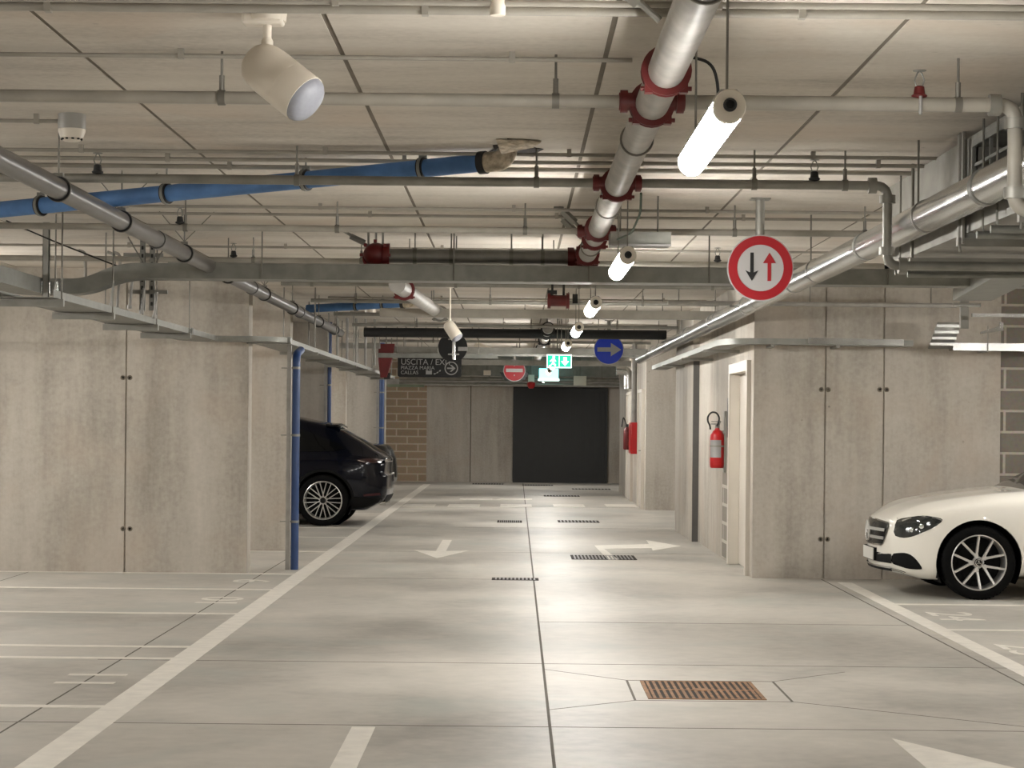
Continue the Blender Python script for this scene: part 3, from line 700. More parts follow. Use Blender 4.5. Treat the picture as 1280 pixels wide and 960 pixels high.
# trunk line across the lane further on
r = thing('lighting_trunk', 'pale horizontal trunking across the lane with a shiny end beside the concrete corner', 'cable tray', (.5,24.3,CH+1.2))
MB().box((-1.6,24.25,CH+1.19),(px_x(896,394,24.25),24.37,CH+1.29)).build('trunk','conduit',r)
b = MB(); X = px_x(896,394,24.25)
for dz in (1.2,1.25): MB().box((X,24.24,CH+dz),(X+.14,24.38,CH+dz+.03)).build('end_clip','shiny',r)
hang(r,[(-1,24.3,CH+1.28),(.6,24.3,CH+1.28),(1.7,24.3,CH+1.28)])
r = thing('upper_trunk', 'short dark trunk with a rounded pale end just above the long cable tray', 'cable tray', (-.2,17.0,CH+1.2))
a = at(500,339,17.0)
P = fillet([(a.x,17.0,CH+1.165),(a.x+.12,17.0,CH+1.215),(.4,17.0,CH+1.215)],.1,6)
MB().sweep(P,C(.1,.07)).build('trunk','galvd',r)
MB().tube((a.x+.02,16.89,CH+1.17),(a.x+.2,16.89,CH+1.185),.012,8).build('clip','shiny',r)
hang(r,[(-.5,17,CH+1.28),(.2,17,CH+1.28)])
# black tube as painted shadow band across the far lane, cable runs in front of the far signs
r = thing('shadow_band_pipe', 'black lagged pipe across the lane ceiling above the blue arrow sign', 'pipe', (0,30.5,CH+1.25))
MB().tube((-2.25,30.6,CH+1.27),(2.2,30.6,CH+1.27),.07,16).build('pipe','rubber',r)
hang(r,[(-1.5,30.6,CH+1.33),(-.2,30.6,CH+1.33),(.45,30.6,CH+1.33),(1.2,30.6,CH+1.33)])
for i, (y, h, w, mm, l, x0, x1) in enumerate(((33.0,1.005,.035,'galv','slim bright trunking across the lane in front of the black exit board',-2.2,-.3),
        (33.7,1.12,.05,'galvd','grey trunking across the far lane just above the green exit sign',-2.1,2.2),
        (37.2,1.18,.04,'galv','slender grey trunking across the far lane, hung low behind the blue sign',-2.0,2.1),
        (40,1.1,.05,'galvd','grey trunking across the lane close to the wide far duct',-2.2,2.2))):
    r = thing('lane_trunk', l, 'cable tray', (0,y,CH+h))
    MB().box((x0,y-.06,CH+h-w),(x1,y+.06,CH+h+w)).build('trunk',mm,r)
    hang(r,[(x0+.3,y,CH+h+w),((x0+x1)/2,y,CH+h+w),(x1-.3,y,CH+h+w)])
# wide duct in front of the far wall
r = thing('wide_duct', 'wide galvanised duct spanning the lane in front of the dark shutter', 'duct', (0,46.5,CH+.9))
MB().box((-2.6,46.3,CH+.98),(2.28,47.2,CH+1.42)).build('duct','galv',r)
b = MB()
for k in range(6): x = -2.5+.95*k; b.box((x-.02,46.27,CH+.95),(x+.02,46.3,CH+1.45))
b.build('flanges','galvd',r)
b = MB(); b.tube((-2.6,46.2,CH+.9),(2.28,46.2,CH+.9),.05,12); b.tube((-2.6,46.15,CH+.8),(2.28,46.15,CH+.8),.03,12); b.build('pipes_below','galvd',r)
hang(r,[(-2,46.25,CH+.9),(0,46.25,CH+.9),(1.9,46.25,CH+.9)])
r = thing('lower_beam', 'pale trunk line along the top of the far wall over the shutter', 'cable tray', (0,51.8,CH+.8))
MB().box((-3.3,51.8,CH+.84),(2.6,52.0,CH+1.0)).build('trunk','whitepipe',r)
hang(r,[(-2,51.9,CH+1),(0,51.9,CH+1),(2,51.9,CH+1)])
for x, y, w, h, D, l in ((725,476,16,12,45.9,'square pale junction box hanging under the wide far duct'),(845,0,0,0,0,''),(609,466,9,6,45,'small pale box under the wide duct near the no-entry sign')):
    if not D: continue
    p = at(x,y,D); s = D/FP
    r = thing('junction_box', l, 'junction box', p)
    MB().cbox(p,w*s,.12,h*s).build('box','plastic',r,bevel=.006)
    MB().tube(p+V((0,0,h*s/2)),(p.x,p.y,CZ),.008,8).build('hanger_rod','wire',r)
b = single('silver_elbow', MB().path(fillet([(1.93,40.3,CH+.98),(2.17,40.3,CH+.98),(2.17,40.3,CH+.62)],.2),.09,18).tube((1.98,40.3,CH+1.03),(1.98,40.3,CZ),.006,8), 'shiny', 'shiny bent silver duct elbow above the red hose cabinet', 'duct')
b = MB(); p = at(808,455,38.9); b.path(fillet([(p.x-.08,38.6,CH+.95),(p.x-.08,38.6,CH+.72),(2.6,38.6,CH+.72)],.1),.07,16)
# suspended flat lamp seen from behind
r = thing('suspended_light_box', 'flat grey suspended panel box with a bright lower edge beside the white main', 'panel', (.75,13,CH+1.13))
a = at(799,298,13.9); MB().box((a.x-.2,13.72,CH+1.165),(a.x+.2,14.0,CH+1.25)).build('box','galv',r)
b = MB(); b.box((a.x-.2,13.70,CH+1.155),(a.x+.2,13.72,CH+1.168)); b.build('lower_edge','sw',r)
hang(r,[(a.x-.13,13.85,CH+1.25),(a.x+.12,13.85,CH+1.25)])
# round silver duct, rectangular duct, their hangers
RX = 2.165; RZ = CH+1.10
r = thing('round_duct', 'long round silver duct running away beside the rectangular duct', 'duct', (RX,18,RZ))
MB().tube((RX,6.2,RZ),(RX,36.5,RZ-.01),.084,32).build('duct','shiny',r)
for y in (9.6,12.9,16.2,19.5,22.8,26.1,29.4,32.7): MB().band((RX,y,RZ),(0,1,0),.083,.089,.06,32).build('joint_band','galv',r)
for y in (11.0,15.0,18.6,22.2,26.8,31):
    b = MB(); b.band((RX,y,RZ),(0,1,0),.084,.088,.03,32); b.tube((RX-.05,y,RZ+.07),(RX-.05,y,CZ),.006,8); b.build('hanger','wire',r)
DX0, DX1, DZ0, DZ1 = 2.31, 3.2, CH+.985, CH+1.47
r = thing('rectangular_duct', 'large grey rectangular air duct with a side opening close under the ceiling', 'duct', (2.7,9.5,DZ0))
OY0, OY1 = 9.55, 10.5; OZ0, OZ1 = CH+1.20, CH+1.40
b = MB(); b.box((DX0,5.5,DZ0),(DX1,12.95,OZ0)); b.box((DX0,5.5,OZ1),(DX1,12.95,DZ1)); b.box((DX0,5.5,OZ0),(DX1,OY0,OZ1)); b.box((DX0,OY1,OZ0),(DX1,12.95,OZ1)); b.box((DX0+.3,OY0,OZ0),(DX1,OY1,OZ1))
b.build('casing','galvd',r,smooth=False)
b = MB(); b.box((DX0-.02,OY0-.03,OZ0-.03),(DX0+.01,OY1+.03,OZ0)); b.box((DX0-.02,OY0-.03,OZ1),(DX0+.01,OY1+.03,OZ1+.03)); b.box((DX0-.02,OY0-.03,OZ0),(DX0+.01,OY0,OZ1)); b.box((DX0-.02,OY1,OZ0),(DX0+.01,OY1+.03,OZ1))
b.box((DX0-.01,OY0,OZ0+.1),(DX0+.005,OY1,OZ0+.115)); b.box((DX0-.01,OY0+.6,OZ0),(DX0+.005,OY0+.62,OZ1)); b.build('opening_frame','galv',r)
b = MB()
for y in (8.2,10.75,12.95):
    b.box((DX0-.022,y-.02,DZ0-.022),(DX0,y+.02,DZ1)); b.box((DX0-.022,y-.02,DZ0-.022),(DX1,y+.02,DZ0))
b.build('flanges','galv',r)
for y, a in ((10.7,0),(9.4,0),(12.0,0)):
    b = MB(); b.box((DX0-.05,y-.02,DZ0-.07),(DX1+.1,y+.02,DZ0-.03)); b.box((DX0-.05,y-.026,DZ0-.072),(DX1+.1,y-.02,DZ0-.028)); k = b.build('hanger_rail','galvd',r)
    b = MB(); b.tube((DX0-.035,y,DZ0-.1),(DX0-.035,y,CZ),.008,8); b.build('hanger_rod','wire',k)
for y in (10.65,10.75): MB().box((DX0-.035,y,DZ0-.06),(DX0-.022,y+.035,CZ)).build('strut','galvd',r)
for i, (y, z, rad) in enumerate(((12.0,.86,.016),(12.4,.9,.016),(9.9,.93,.02),(10.2,.93,.02))):
    r = thing('cross_pipe', ('third','fourth','first','second')[i]+' thin bright pipe crossing under the rectangular duct, counted from the camera', 'pipe', (3,y,CH+z), 'thin pipes under the rectangular duct')
    MB().tube((2.25,y,CH+z),(7.0,y,CH+z),rad,10).build('pipe','galv',r)
    for x in (2.28,3.4): MB().tube((x,y,CH+z-.01),(x,y,CZ),.006,8).build('hanger_rod','wire',r)
# black lamp cable loop hanging by the main
single('cable_loop', MB().path(fillet([(MX+.09,7.75,ZB+.06),(MX+.17,7.7,ZB+.03),(MX+.2,7.75,ZB-.06),(MX+.19,7.85,ZB-.2)],.06),.006,8), 'rubber', 'thin black cable looping down beside the upper red coupling of the white main', 'cable')
single('green_hose', MB().path(fillet([(MX+.14,11.6,ZB-.03),(MX+.15,11.8,ZB-.12),(MX+.12,12.2,ZB-.2),(MX+.06,12.6,ZB-.2)],.08),.007,8), mat('green_hose_rubber', rgb(62,80,66),.5), 'thin dark green hose hanging below the white main near the panel box', 'cable')
single('slack_cable', MB().path(fillet([at(8,276,15.5),at(75,305,16.0),at(150,334,16.6)],.2),.006,8), 'rubber', 'thin slack cable slanting down to the bend of the long cable tray', 'cable')
# ------------------------------------------------------------------ lamps
def lamp(D, lab, L=1.42, x=.64):
    z = CH+.95
    y0, y1 = D-L/2, D+L/2
    r = thing('linear_lamp', lab, 'lamp', (x,D,z), 'linear lamps hung over the garage')
    b = MB(); w = .05
    prof = [(-w*.95,.026),(w*.95,.026),(w*.85,.045),(w*.5,.066),(-w*.5,.066),(-w*.85,.045)]
    b.sweep([(x,y0+.04,z),(x,y1-.04,z)],prof); b.build('housing','plasticg',r)
    b = MB(); pr = [(w*math.cos(t)*1.0,.012-.055*math.sin(t)) for t in [math.radians(-14+208*k/16) for k in range(17)]]
    b.sweep([(x,y0+.045,z),(x,y1-.045,z)],pr[::-1]); b.build('diffuser','lamp',r)
    for y, sg in ((y0,1),(y1,-1)):
        b = MB(); q = [(w*1.0*math.cos(t),.008-.05*math.sin(t)) if math.sin(t)>=0 else (w*1.0*math.cos(t),.008-.054*math.sin(t)) for t in [2*math.pi*k/20 for k in range(20)]]
        b.sweep([(x,y,z),(x,y+sg*.045,z)],q[::-1]); e = b.build('end_cap','plastic',r,bevel=.004)
        b = MB(); b.lathe((x,y+sg*.001,z+.012),(0,-sg,0),[(.021,0),(.021,.008),(.014,.012),(.011,.004)],18); b.build('cable_gland','rubber',e)
    for y in (y0+.1,y1-.2):
        MB().tube((x,y,z+.06),(x,y,CZ),.0042,8).build('suspension_wire','wire',r)
for D, l in ((7.02,'bright linear lamp beside the white main, with its round end cap facing the camera'),(12.75,'glowing linear lamp hanging just below the flat grey panel box'),
             (17.6,'glowing lamp hanging by a short wire just beyond the long cable tray'),(22.1,'small glowing lamp third beyond the flat grey panel box'),(26.6,'small glowing lamp fourth beyond the flat grey panel box'),
             (31.9,'small lamp mostly hidden behind the green exit sign'),(36.5,'tiny glowing lamp just under the green exit sign'),(41,'lamp far down the lane close to the wide far duct'),(48.9,'lamp at the far end before the dark shutter'),
             (2.2,'linear lamp over the lane above the camera'),(-2.6,'linear lamp over the lane behind the camera')):
    lamp(D, l)

BAY_FILL = [(-5.7,4.5,'first'),(-5.7,9.5,'second'),(-5.7,14.5,'third'),(-5.7,19.0,'fourth'),(5.9,4.5,'first'),(5.9,9.5,'second'),(5.9,14.5,'third'),(5.9,18.6,'fourth'),(-5.6,23.0,'enclosed'),(-5.4,28.2,'fifth'),(-5.4,34.6,'sixth'),(-5.4,39,'seventh'),(5.2,33.6,'fifth'),(-5.4,46.5,'eighth')]  # out-of-view lamps added over the bays to brighten walls and ceiling
for x, y, n in BAY_FILL: lamp(y, f'{n} linear lamp over the parking bays on the {"dark" if x < 0 else "white"} car side', x=x)
# ------------------------------------------------------------------ sound projectors and detector
def projector(c, k, lab, bx=None, full=True, dirv=(.74,-.30,-.60)):
    r = thing('sound_projector', lab, 'loudspeaker', c, 'white sound projectors on the ceiling')
    a = V(dirv).normalized(); c = V(c); R = .1*k; L = .315*k
    b = MB(); b.lathe(c, a, [(.0,-L*.56),(R*.62,-L*.54),(R*.86,-L*.46),(R*.97,-L*.34),(R,-L*.2),(R,L*.08),(R*1.008,L*.085),(R*1.008,L*.4),(R*.98,L*.4),(R*.97,L*.37)],36,cap=False); b.build('shell','plastic',r)
    b = MB(); b.lathe(c+a*(L*.385), a, [(R*.98,0),(R*.95,R*.18),(R*.82,R*.34),(R*.55,R*.47),(R*.25,R*.52),(0,R*.53)],36,cap=False); b.build('grille','grille',r)
    if full:
        b = MB(); b.band(c+a*(L*.08),a,R*.99,R*1.009,.003,36); b.build('seam_ring','plastic',r)
    t = c - a*(L*.28) + V((0,0,R*.5)); zt = CZ-.05
    b = MB(); b.tube(t,(t.x,t.y,zt),.017*k if full else .009,16); b.lathe((t.x,t.y,t.z+R*.30),(0,0,1),[(.024*k,0),(.024*k,.03),(.018*k,.04)],16); b.build('stem','plastic',r)
    b = MB(); b.lathe((t.x,t.y,CZ-.05),(0,0,1),[(.03*k,0),(.075*k,.012),(.08*k,.05)],24); b.build('base','plastic',r)
    return r, t
c = at(353,102,7.65)
r, t = projector(c,.92,'large white bullet-shaped loudspeaker hanging close by on a short stem')
b = MB(); b.cbox((t.x-.015,t.y,CZ-.03),.15,.09,.045); b.build('mounting_plate','plastic',r,bevel=.01)
projector(at(566,414,23),.68,'small pale cone loudspeaker hanging in front of the round black sign back',full=False,dirv=(.55,-.2,-.8))
projector(at(604,438,36),1.0,'tiny pale loudspeaker beside the round black sign back',full=False,dirv=(.8,-.3,-.3))
p = at(90,148,10.35)
r = thing('smoke_detector', 'white smoke detector on a grey ceiling box at the end of a conduit', 'smoke detector', (p.x,p.y,CZ))
b = MB(); b.lathe((p.x,p.y,CZ-.075),(0,0,1),[(.066,0),(.068,.004),(.068,.075)],28); b.build('base_box','plasticg',r)
b = MB(); b.lathe((p.x,p.y,CZ-.075),(0,0,-1),[(.067,0),(.067,.01),(.056,.044),(.044,.048),(.044,.055),(.036,.06)],28); b.build('head','plastic',r)
b = MB()
for k in range(10):
    t = k*2*math.pi/10; b.cbox((p.x+.0475*math.cos(t),p.y+.0475*math.sin(t),CZ-.1245),.012,.012,.008)
b.build('slots','rubber',r)
b = MB(); b.tube((-6,p.y,CZ-.035),(p.x-.06,p.y,CZ-.035),.01,10)
for x in (-2.4,-2.9): b.box((x-.012,p.y-.014,CZ-.05),(x+.012,p.y+.014,CZ))
b.build('feed_conduit','conduit',r)
# small far ceiling objects
p = at(697-0,0,1)
for x,y,D,l in ((704,405,27.5,'tiny white ceiling detector between far trunkings beyond the smaller blue pipe'),):
    p = at(463,399,D); r = thing('smoke_detector', l, 'smoke detector', (p.x,p.y,CZ)); b = MB(); b.lathe((p.x,p.y,CZ-.14),(0,0,1),[(.05,0),(.075,.05),(.06,.14)],18); b.build('head','plastic',r)

# ------------------------------------------------------------------ signs
def arrow2d(L, w, hw, hl): return [(-w,0),(w,0),(w,L-hl),(hw,L-hl*1.0),(0,L),(-hw,L-hl),(-w,L-hl)]
def barb(L, w, hw, hl, nb): return [(-w,0),(w,0),(w,L-hl+nb),(hw,L-hl),(0,L),(-hw,L-hl),(-w,L-hl+nb)]
def disc(mb, c, R, y0, y1, n=48): mb.lathe((c.x,y0,c.z),(0,1,0),[(R,0),(R,y1-y0)],n)
def post(r, c, top=CZ, rad=.03, dy=.05):
    b = MB(); b.tube((c.x,c.y+dy,c.z-.12),(c.x,c.y+dy,top),rad,18); b.cbox((c.x,c.y+dy,top-.004),.13,.13,.008); b.build('post','galvd',r)
    b = MB()
    for dz in (-.1,.1): b.band((c.x,c.y+dy,c.z+dz),(0,0,1),rad,rad+.006,.03,18); b.cbox((c.x,c.y+dy/2,c.z+dz),.06,dy*.8,.025)
    b.build('clamps','galv',r)
def roundsign(name, c, R, lab):
    r = thing(name, lab, 'traffic sign', c)
    b = MB(); disc(b,c,R,c.y,c.y+.012); b.build('plate','sw',r); return r
X = V((1,0,0)); Z = V((0,0,1))
def rot90(P): return [(y,-x) for x,y in P]
c = at(950.5,335,13.9); R = .222
r = roundsign('traffic_sign', c, R, 'round white sign with red rim, black and red opposing arrows')
MB().band((c.x,c.y-.0015,c.z),(0,1,0),R*.70,R*.965,.003,56).build('red_rim','sr',r)
s = R/41.0
b = MB(); b.prism([(x,-y) for x,y in barb(35*s,2.1*s,8*s,13*s,2.5*s)],(c.x-10.5*s,c.y-.0005,c.z+19*s),X,Z,.003); b.build('black_arrow','sk',r)
b = MB(); b.prism(barb(35*s,2.2*s,8*s,13*s,0),(c.x+11*s,c.y-.0005,c.z-16*s),X,Z,.003); b.build('red_arrow','sr',r)
post(r,c)
c = at(761,437,31.0)
r = roundsign('traffic_sign', c, .226, 'round blue sign with a white arrow pointing sideways, hung over the far lane')
b = MB(); disc(b,c,.213,c.y-.004,c.y); b.build('blue_face','sb',r)
b = MB(); P = [(-.17,-.032),(.03,-.032),(.03,-.1),(.185,0),(.03,.1),(.03,.032),(-.17,.032)]; b.prism(P,(c.x,c.y-.004,c.z),X,Z,.003); b.build('white_arrow','sw',r)
post(r,c)
c = at(643,463,42.4)
r = roundsign('traffic_sign', c, .225, 'round red no-entry sign with a white bar at the far end of the lane')
b = MB(); disc(b,c,.212,c.y-.004,c.y); b.build('red_face','sr',r)
b = MB(); b.prism([(-.17,-.035),(.17,-.035),(.17,.035),(-.17,.035)],(c.x,c.y-.004,c.z),X,Z,.003); b.build('white_bar','sw',r)
b = MB(); b.prism([(-.30,-.04),(.30,-.04),(.2,-.2),(-.2,-.2)],(c.x,c.y+.06,c.z),X,Z,.02); b.build('backing_plate','sk',r)
post(r,c,dy=.03)
c = at(566,434,31.9)
r = thing('traffic_sign', 'round black sign back on a bright post in front of the exit board', 'traffic sign', c)
b = MB(); disc(b,c,.225,c.y,c.y+.012); b.build('plate','sk',r)
b = MB(); q = at(567,434,31.8); b.tube((q.x,c.y-.04,c.z-.19),(q.x,c.y-.04,CZ),.03,16); b.build('post','shiny',r)
b = MB(); b.cbox((q.x,c.y-.045,c.z-.11),.17,.03,.025); b.cbox((q.x,c.y-.045,c.z+.12),.17,.03,.025); b.build('clamps','shiny',r)
p = at(577,436,31.85); b = MB(); b.cbox((p.x+.02,c.y-.003,p.z),.15,.004,.06); b.build('sticker','sw',r)
# black exit board
D = 34.6; A, B = at(497,471,D), at(577,446,D)
r = thing('exit_board', 'long black board lettered USCITA / EXIT with a ringed white arrow', 'sign', ((A.x+B.x)/2,D,A.z))
W, H = B.x-A.x, B.z-A.z
b = MB(); k = .035; P = []
for cx, cy, a0 in ((W-k,k,-90),(W-k,H-k,0),(k,H-k,90),(k,k,180)):
    for t in range(5): a = math.radians(a0+t*22.5); P.append((cx+k*math.cos(a),cy+k*math.sin(a)))
b.prism(P,(A.x,D+.03,A.z),X,Z,.03); b.build('panel','sk',r)
b = MB()
add_text(b,'USCITA / EXIT',.135,(A.x+.05,D,A.z+.205),X,Z)
add_text(b,'PIAZZA MARIA',.085,(A.x+.05,D,A.z+.125),X,Z)
add_text(b,'CALLAS',.085,(A.x+.05,D,A.z+.045),X,Z)
b.build('lettering','sw',r,smooth=False)
b = MB(); b.band((B.x-.17,D-.002,A.z+.15),(0,1,0),.095,.112,.004,32)
b.prism([(-.07,-.012),(.02,-.012),(-.025,-.055),(.008,-.055),(.07,0),(.008,.055),(-.025,.055),(.02,.012),(-.07,.012)],(B.x-.17,D,A.z+.15),X,Z,.004); b.build('ringed_arrow','sw',r,smooth=False)
b = MB(); ox = A.x+.47
b.prism([(0,0),(.1,0),(.1,.07),(.085,.07),(.085,.05),(.07,.075),(.05,.05),(.03,.075),(.015,.05),(.015,.075),(0,.075)],(ox,D,A.z+.045),X,Z,.003)
b.prism([(0,0),(.025,0),(.045,.02),(.065,.02),(.085,.05),(.11,.05),(.12,.075),(.1,.075),(.08,.045),(.06,.045),(.04,.02),(0,.02)],(ox+.13,D,A.z+.045),X,Z,.003)
b.build('pictograms','sw',r,smooth=False)
for x in (A.x+.1,B.x-.1): MB().tube((x,D+.015,B.z),(x,D+.015,CZ),.008,8).build('hanger_rod','wire',r)
# emergency exit signs
def man(mb, o, s):
    o = V(o)
    mb.lathe(o+V((.03*s,0,.36*s)),(0,-1,0),[(.05*s,0),(.05*s,.003)],14)
    mb.prism([(-.02,.3),(.05,.3),(.12,.2),(.1,.17),(.05,.22),(.04,.14),(.12,.06),(.09,0),(.05,.03),(-.01,.1),(-.08,.01),(-.16,.01),(-.16,.04),(-.09,.05),(-.03,.15),(-.02,.22),(-.1,.17),(-.12,.2),(-.03,.29)][::1],o,X*s,Z*s,.003)
D = 30.2; c = at(699,451.5,D); w, h = .36, .195
r = thing('exit_sign', 'lit green emergency exit sign with running figure and downward arrow', 'exit sign', c)
b = MB(); b.cbox((c.x,D+.02,c.z),w,.04,h); b.build('panel','exitw',r)
for sg, n in ((-1,1),(1,2)):
    b = MB(); b.cbox((c.x+sg*.087,D-.002,c.z),.166,.004,h-.026); b.build('green_face','exit',r)
b = MB(); man(b,(c.x-.09,D-.004,c.z-.075),.38); b.build('running_figure','exitw',r,smooth=False)
b = MB(); b.prism([(.0,-.066),(.058,0),(.025,0),(.025,.058),(-.025,.058),(-.025,0),(-.058,0)],(c.x+.085,D-.004,c.z),X,Z,.003); b.build('arrow','exitw',r,smooth=False)
b = MB(); b.cbox((c.x,D+.02,c.z+h/2+.02),.1,.04,.04); b.tube((c.x-.03,D+.02,c.z+h/2),(c.x-.03,D+.02,CZ),.008,8); b.tube((c.x+.03,D+.02,c.z+h/2),(c.x+.03,D+.02,CZ),.008,8); b.build('hanger','galvd',r)
D = 45.5; c = at(686,467,D)
r = thing('exit_sign', 'pale cyan glowing exit sign lower and farther than the green one', 'exit sign', c)
b = MB(); b.cbox((c.x,D,c.z),.42,.03,.22); b.build('panel','cyan',r)
b = MB(); b.cbox((c.x,D,c.z-.135),.46,.05,.05); b.build('lamp_body','exitw',r)
b = MB(); 
for dx in (-.15,.15): b.tube((c.x+dx,D,c.z+.1),(c.x+dx,D,CZ),.008,8)
b.build('hanger','galvd',r)
D = 46.0; c = at(664,481,D)
r = thing('alarm_siren', 'small red alarm siren hanging just over the dark shutter top', 'alarm', c)
b = MB(); b.lathe((c.x,D,c.z-.08),(0,0,1),[(.05,0),(.085,.05),(.09,.12),(.06,.15)],18); b.build('siren','redb',r)
b = MB(); b.cbox((c.x,D,c.z+.14),.14,.1,.16); b.build('base','plastic',r)
b = MB(); b.tube((c.x,D,c.z+.2),(c.x,D,CZ),.01,8); b.build('stem','wire',r)
# red tapered box hanging near the dark car, cut by the slim trunking
D = 33.6; r = thing('fire_alarm', 'dark red tapered panel hanging beside the black exit board over the dark car', 'alarm panel', at(481,450,D))
b = MB(); pts = [at(x,y,D) for x,y in ((474,430),(494,430),(491,448),(484,472),(476,472),(473,450))]
o = pts[0]; P = [((p-o).x,(p-o).z) for p in pts]; b.prism(P[::-1],o,X,Z,.12); b.build('panel','red',r,bevel=.01)
b = MB(); p = at(484,470,D-.05); b.cbox(p,.1,.1,.1); b.build('latch','rubber',r)
b = MB(); p = at(483,432,D-.06); b.tube(p,(p.x,p.y,CZ),.01,8); b.build('hanger','wire',r)

# ------------------------------------------------------------------ fire equipment on the side wall
xw = xr
y = 23.8; z0 = (at(901,585,y)).z
ex = xw-.105
r = thing('fire_extinguisher', 'red fire extinguisher with black hose hung on the wall beside the white door', 'fire extinguisher', (ex,y,z0))
b = MB(); b.lathe((ex,y,z0),(0,0,1),[(.07,0),(.08,.01),(.084,.04),(.084,.34),(.078,.38),(.055,.42),(.028,.44),(.024,.46)],28); b.build('cylinder','redb',r)
b = MB(); b.lathe((ex,y,z0+.12),(0,0,1),[(.0848,0),(.0848,.2)],28,cap=False)
k = [v for v in b.b.verts if v.co.y > y-.015 or v.co.x > ex+.05]; bmesh.ops.delete(b.b,geom=k,context='VERTS'); b.build('label','sw',r)
b = MB(); b.lathe((ex,y,z0+.45),(0,0,1),[(.022,0),(.026,.01),(.026,.05),(.016,.06)],16); b.box((ex-.075,y-.012,z0+.495),(ex+.03,y+.012,z0+.51)); b.box((ex-.07,y-.011,z0+.525),(ex+.03,y+.011,z0+.537)); b.tube((ex+.01,y,z0+.51),(ex+.04,y,z0+.535),.01,8); b.build('valve_head','galv',r)
b = MB(); pts = [V((ex-.01,y-.03,z0+.48))] + [V((ex-.05+.07*math.cos(t),y-.04,z0+.56+.085*math.sin(t))) for t in [math.radians(a) for a in (-40,10,60,110,160,200,235)]] + [V((ex-.085,y-.05,z0+.44))]
b.path(fillet(pts,.03,4),.0105,10); b.build('hose','rubber',r)
b = MB(); b.box((xw-.03,y-.05,z0-.05),(xw,y+.05,z0+.65)); b.box((ex+.02,y-.02,z0+.4),(xw,y+.02,z0+.43)); b.band((ex,y,z0+.25),(0,0,1),.0845,.088,.02,28); b.build('wall_bracket','galvd',r)
single('wall_sign', MB().box((xw-.02,y-.32,z0+.35),(xw,y-.22,z0+.8)), 'pvcdark', 'thin sign plate edge-on upon the wall above the fire extinguisher', 'sign')
# hose cabinet further on
p = at(793,548,39.6); y0, y1 = 39.1, 40.5; zz0, zz1 = at(793,567,39.6).z, at(793,528,39.6).z
r = thing('hose_cabinet', 'red fire hose cabinet on the far side wall beyond a white door', 'fire cabinet', (2.25,39.8,zz0))
b = MB(); b.box((2.165,39.1,zz0),(2.31,39.8,zz1)); b.build('box','redb',r,bevel=.01)
b = MB(); b.box((2.157,39.15,zz0+.05),(2.165,39.75,zz1-.05)); b.build('cabinet_door','redb',r,bevel=.003)
r = thing('fire_extinguisher', 'dark red extinguisher with raised black hose hung beside the red hose cabinet', 'fire extinguisher', (2.1,40.9,zz0+.03))
b = MB(); b.lathe((2.17,40.6,zz0+.06),(0,0,1),[(.06,0),(.075,.02),(.075,.36),(.05,.42),(.02,.45)],20); b.build('cylinder','red',r)
b = MB(); b.path(fillet([(2.17,40.6,zz0+.5),(2.13,40.55,zz0+.62),(2.09,40.5,zz0+.7),(2.06,40.5,zz0+.5)],.04),.012,8); b.lathe((2.17,40.6,zz0+.5),(0,0,1),[(.03,0),(.03,.06)],12); b.build('hose','rubber',r)
b = MB(); b.box((2.2,40.55,zz0+.4),(2.31,40.63,zz0+.5)); b.build('wall_bracket','rubber',r)
single('vent_pipe', MB().tube((2.235,39.4,zz1),(2.235,39.4,CZ),.05,16), 'whitepipe', 'pale vertical pipe dropping into the red hose cabinet', 'pipe')

# ------------------------------------------------------------------ downpipes along the bays
def downpipe(x, y, rad, lab, guard=True, m='bluep', zc=(.5,1.4,2.1)):
    r = thing('downpipe', lab, 'pipe', (x,y,0), 'blue downpipes at the bay wall ends')
    MB().path(([(x,y,0),(x,y,CH+.5),(x,y,CZ)] if x < -2.4 else fillet([(x,y,0),(x,y,CH+.66),(x,y+.45,CH+.72)],.1)),rad,18).build('pipe',m,r)
    for z in zc:
        b = MB(); b.band((x,y,z),(0,0,1),rad-.001,rad+.004,.025,18); b.tube((x,y,z),(x-.16,y+.05,z),.006,6); b.build('clip','galv',r)
    if guard:
        b = MB(); b.box((x-rad-.055,y-.01,0),(x-rad-.012,y+.05,2.42)); b.build('guard_strip','whitepipe',r)
p = fl(368,712)
downpipe(p.x,p.y,.041,'tall blue downpipe with pale strip in front of the dark car, beside the broad line')
downpipe(px_x(411.5,520,32.6),32.6,.032,'blue downpipe with pale strip rising behind the dark car roof')
downpipe(px_x(477,520,41.1),41.1,.05,'blue downpipe with pale strip behind the tail of the dark car')
single('steel_post', MB().tube((px_x(482,520,41.6),41.2,0),(px_x(482,520,41.6),41.2,CZ),.03,12), 'conduit', 'pale thin post rising between the last blue downpipe and the beige blockwork', 'post')
single('green_tray', MB().box((px_x(484,480,47),47.0,CH+.72),(px_x(530,480,47),47.1,CH+.78)).tube((-2.5,47.05,CH+.78),(-2.5,47.05,CZ),.008,8).tube((-2.2,47.05,CH+.78),(-2.2,47.05,CZ),.008,8), mat('pale_green_tray', rgb(128,140,118),.5), 'pale green tray in front of the top of the beige blockwork', 'cable tray')
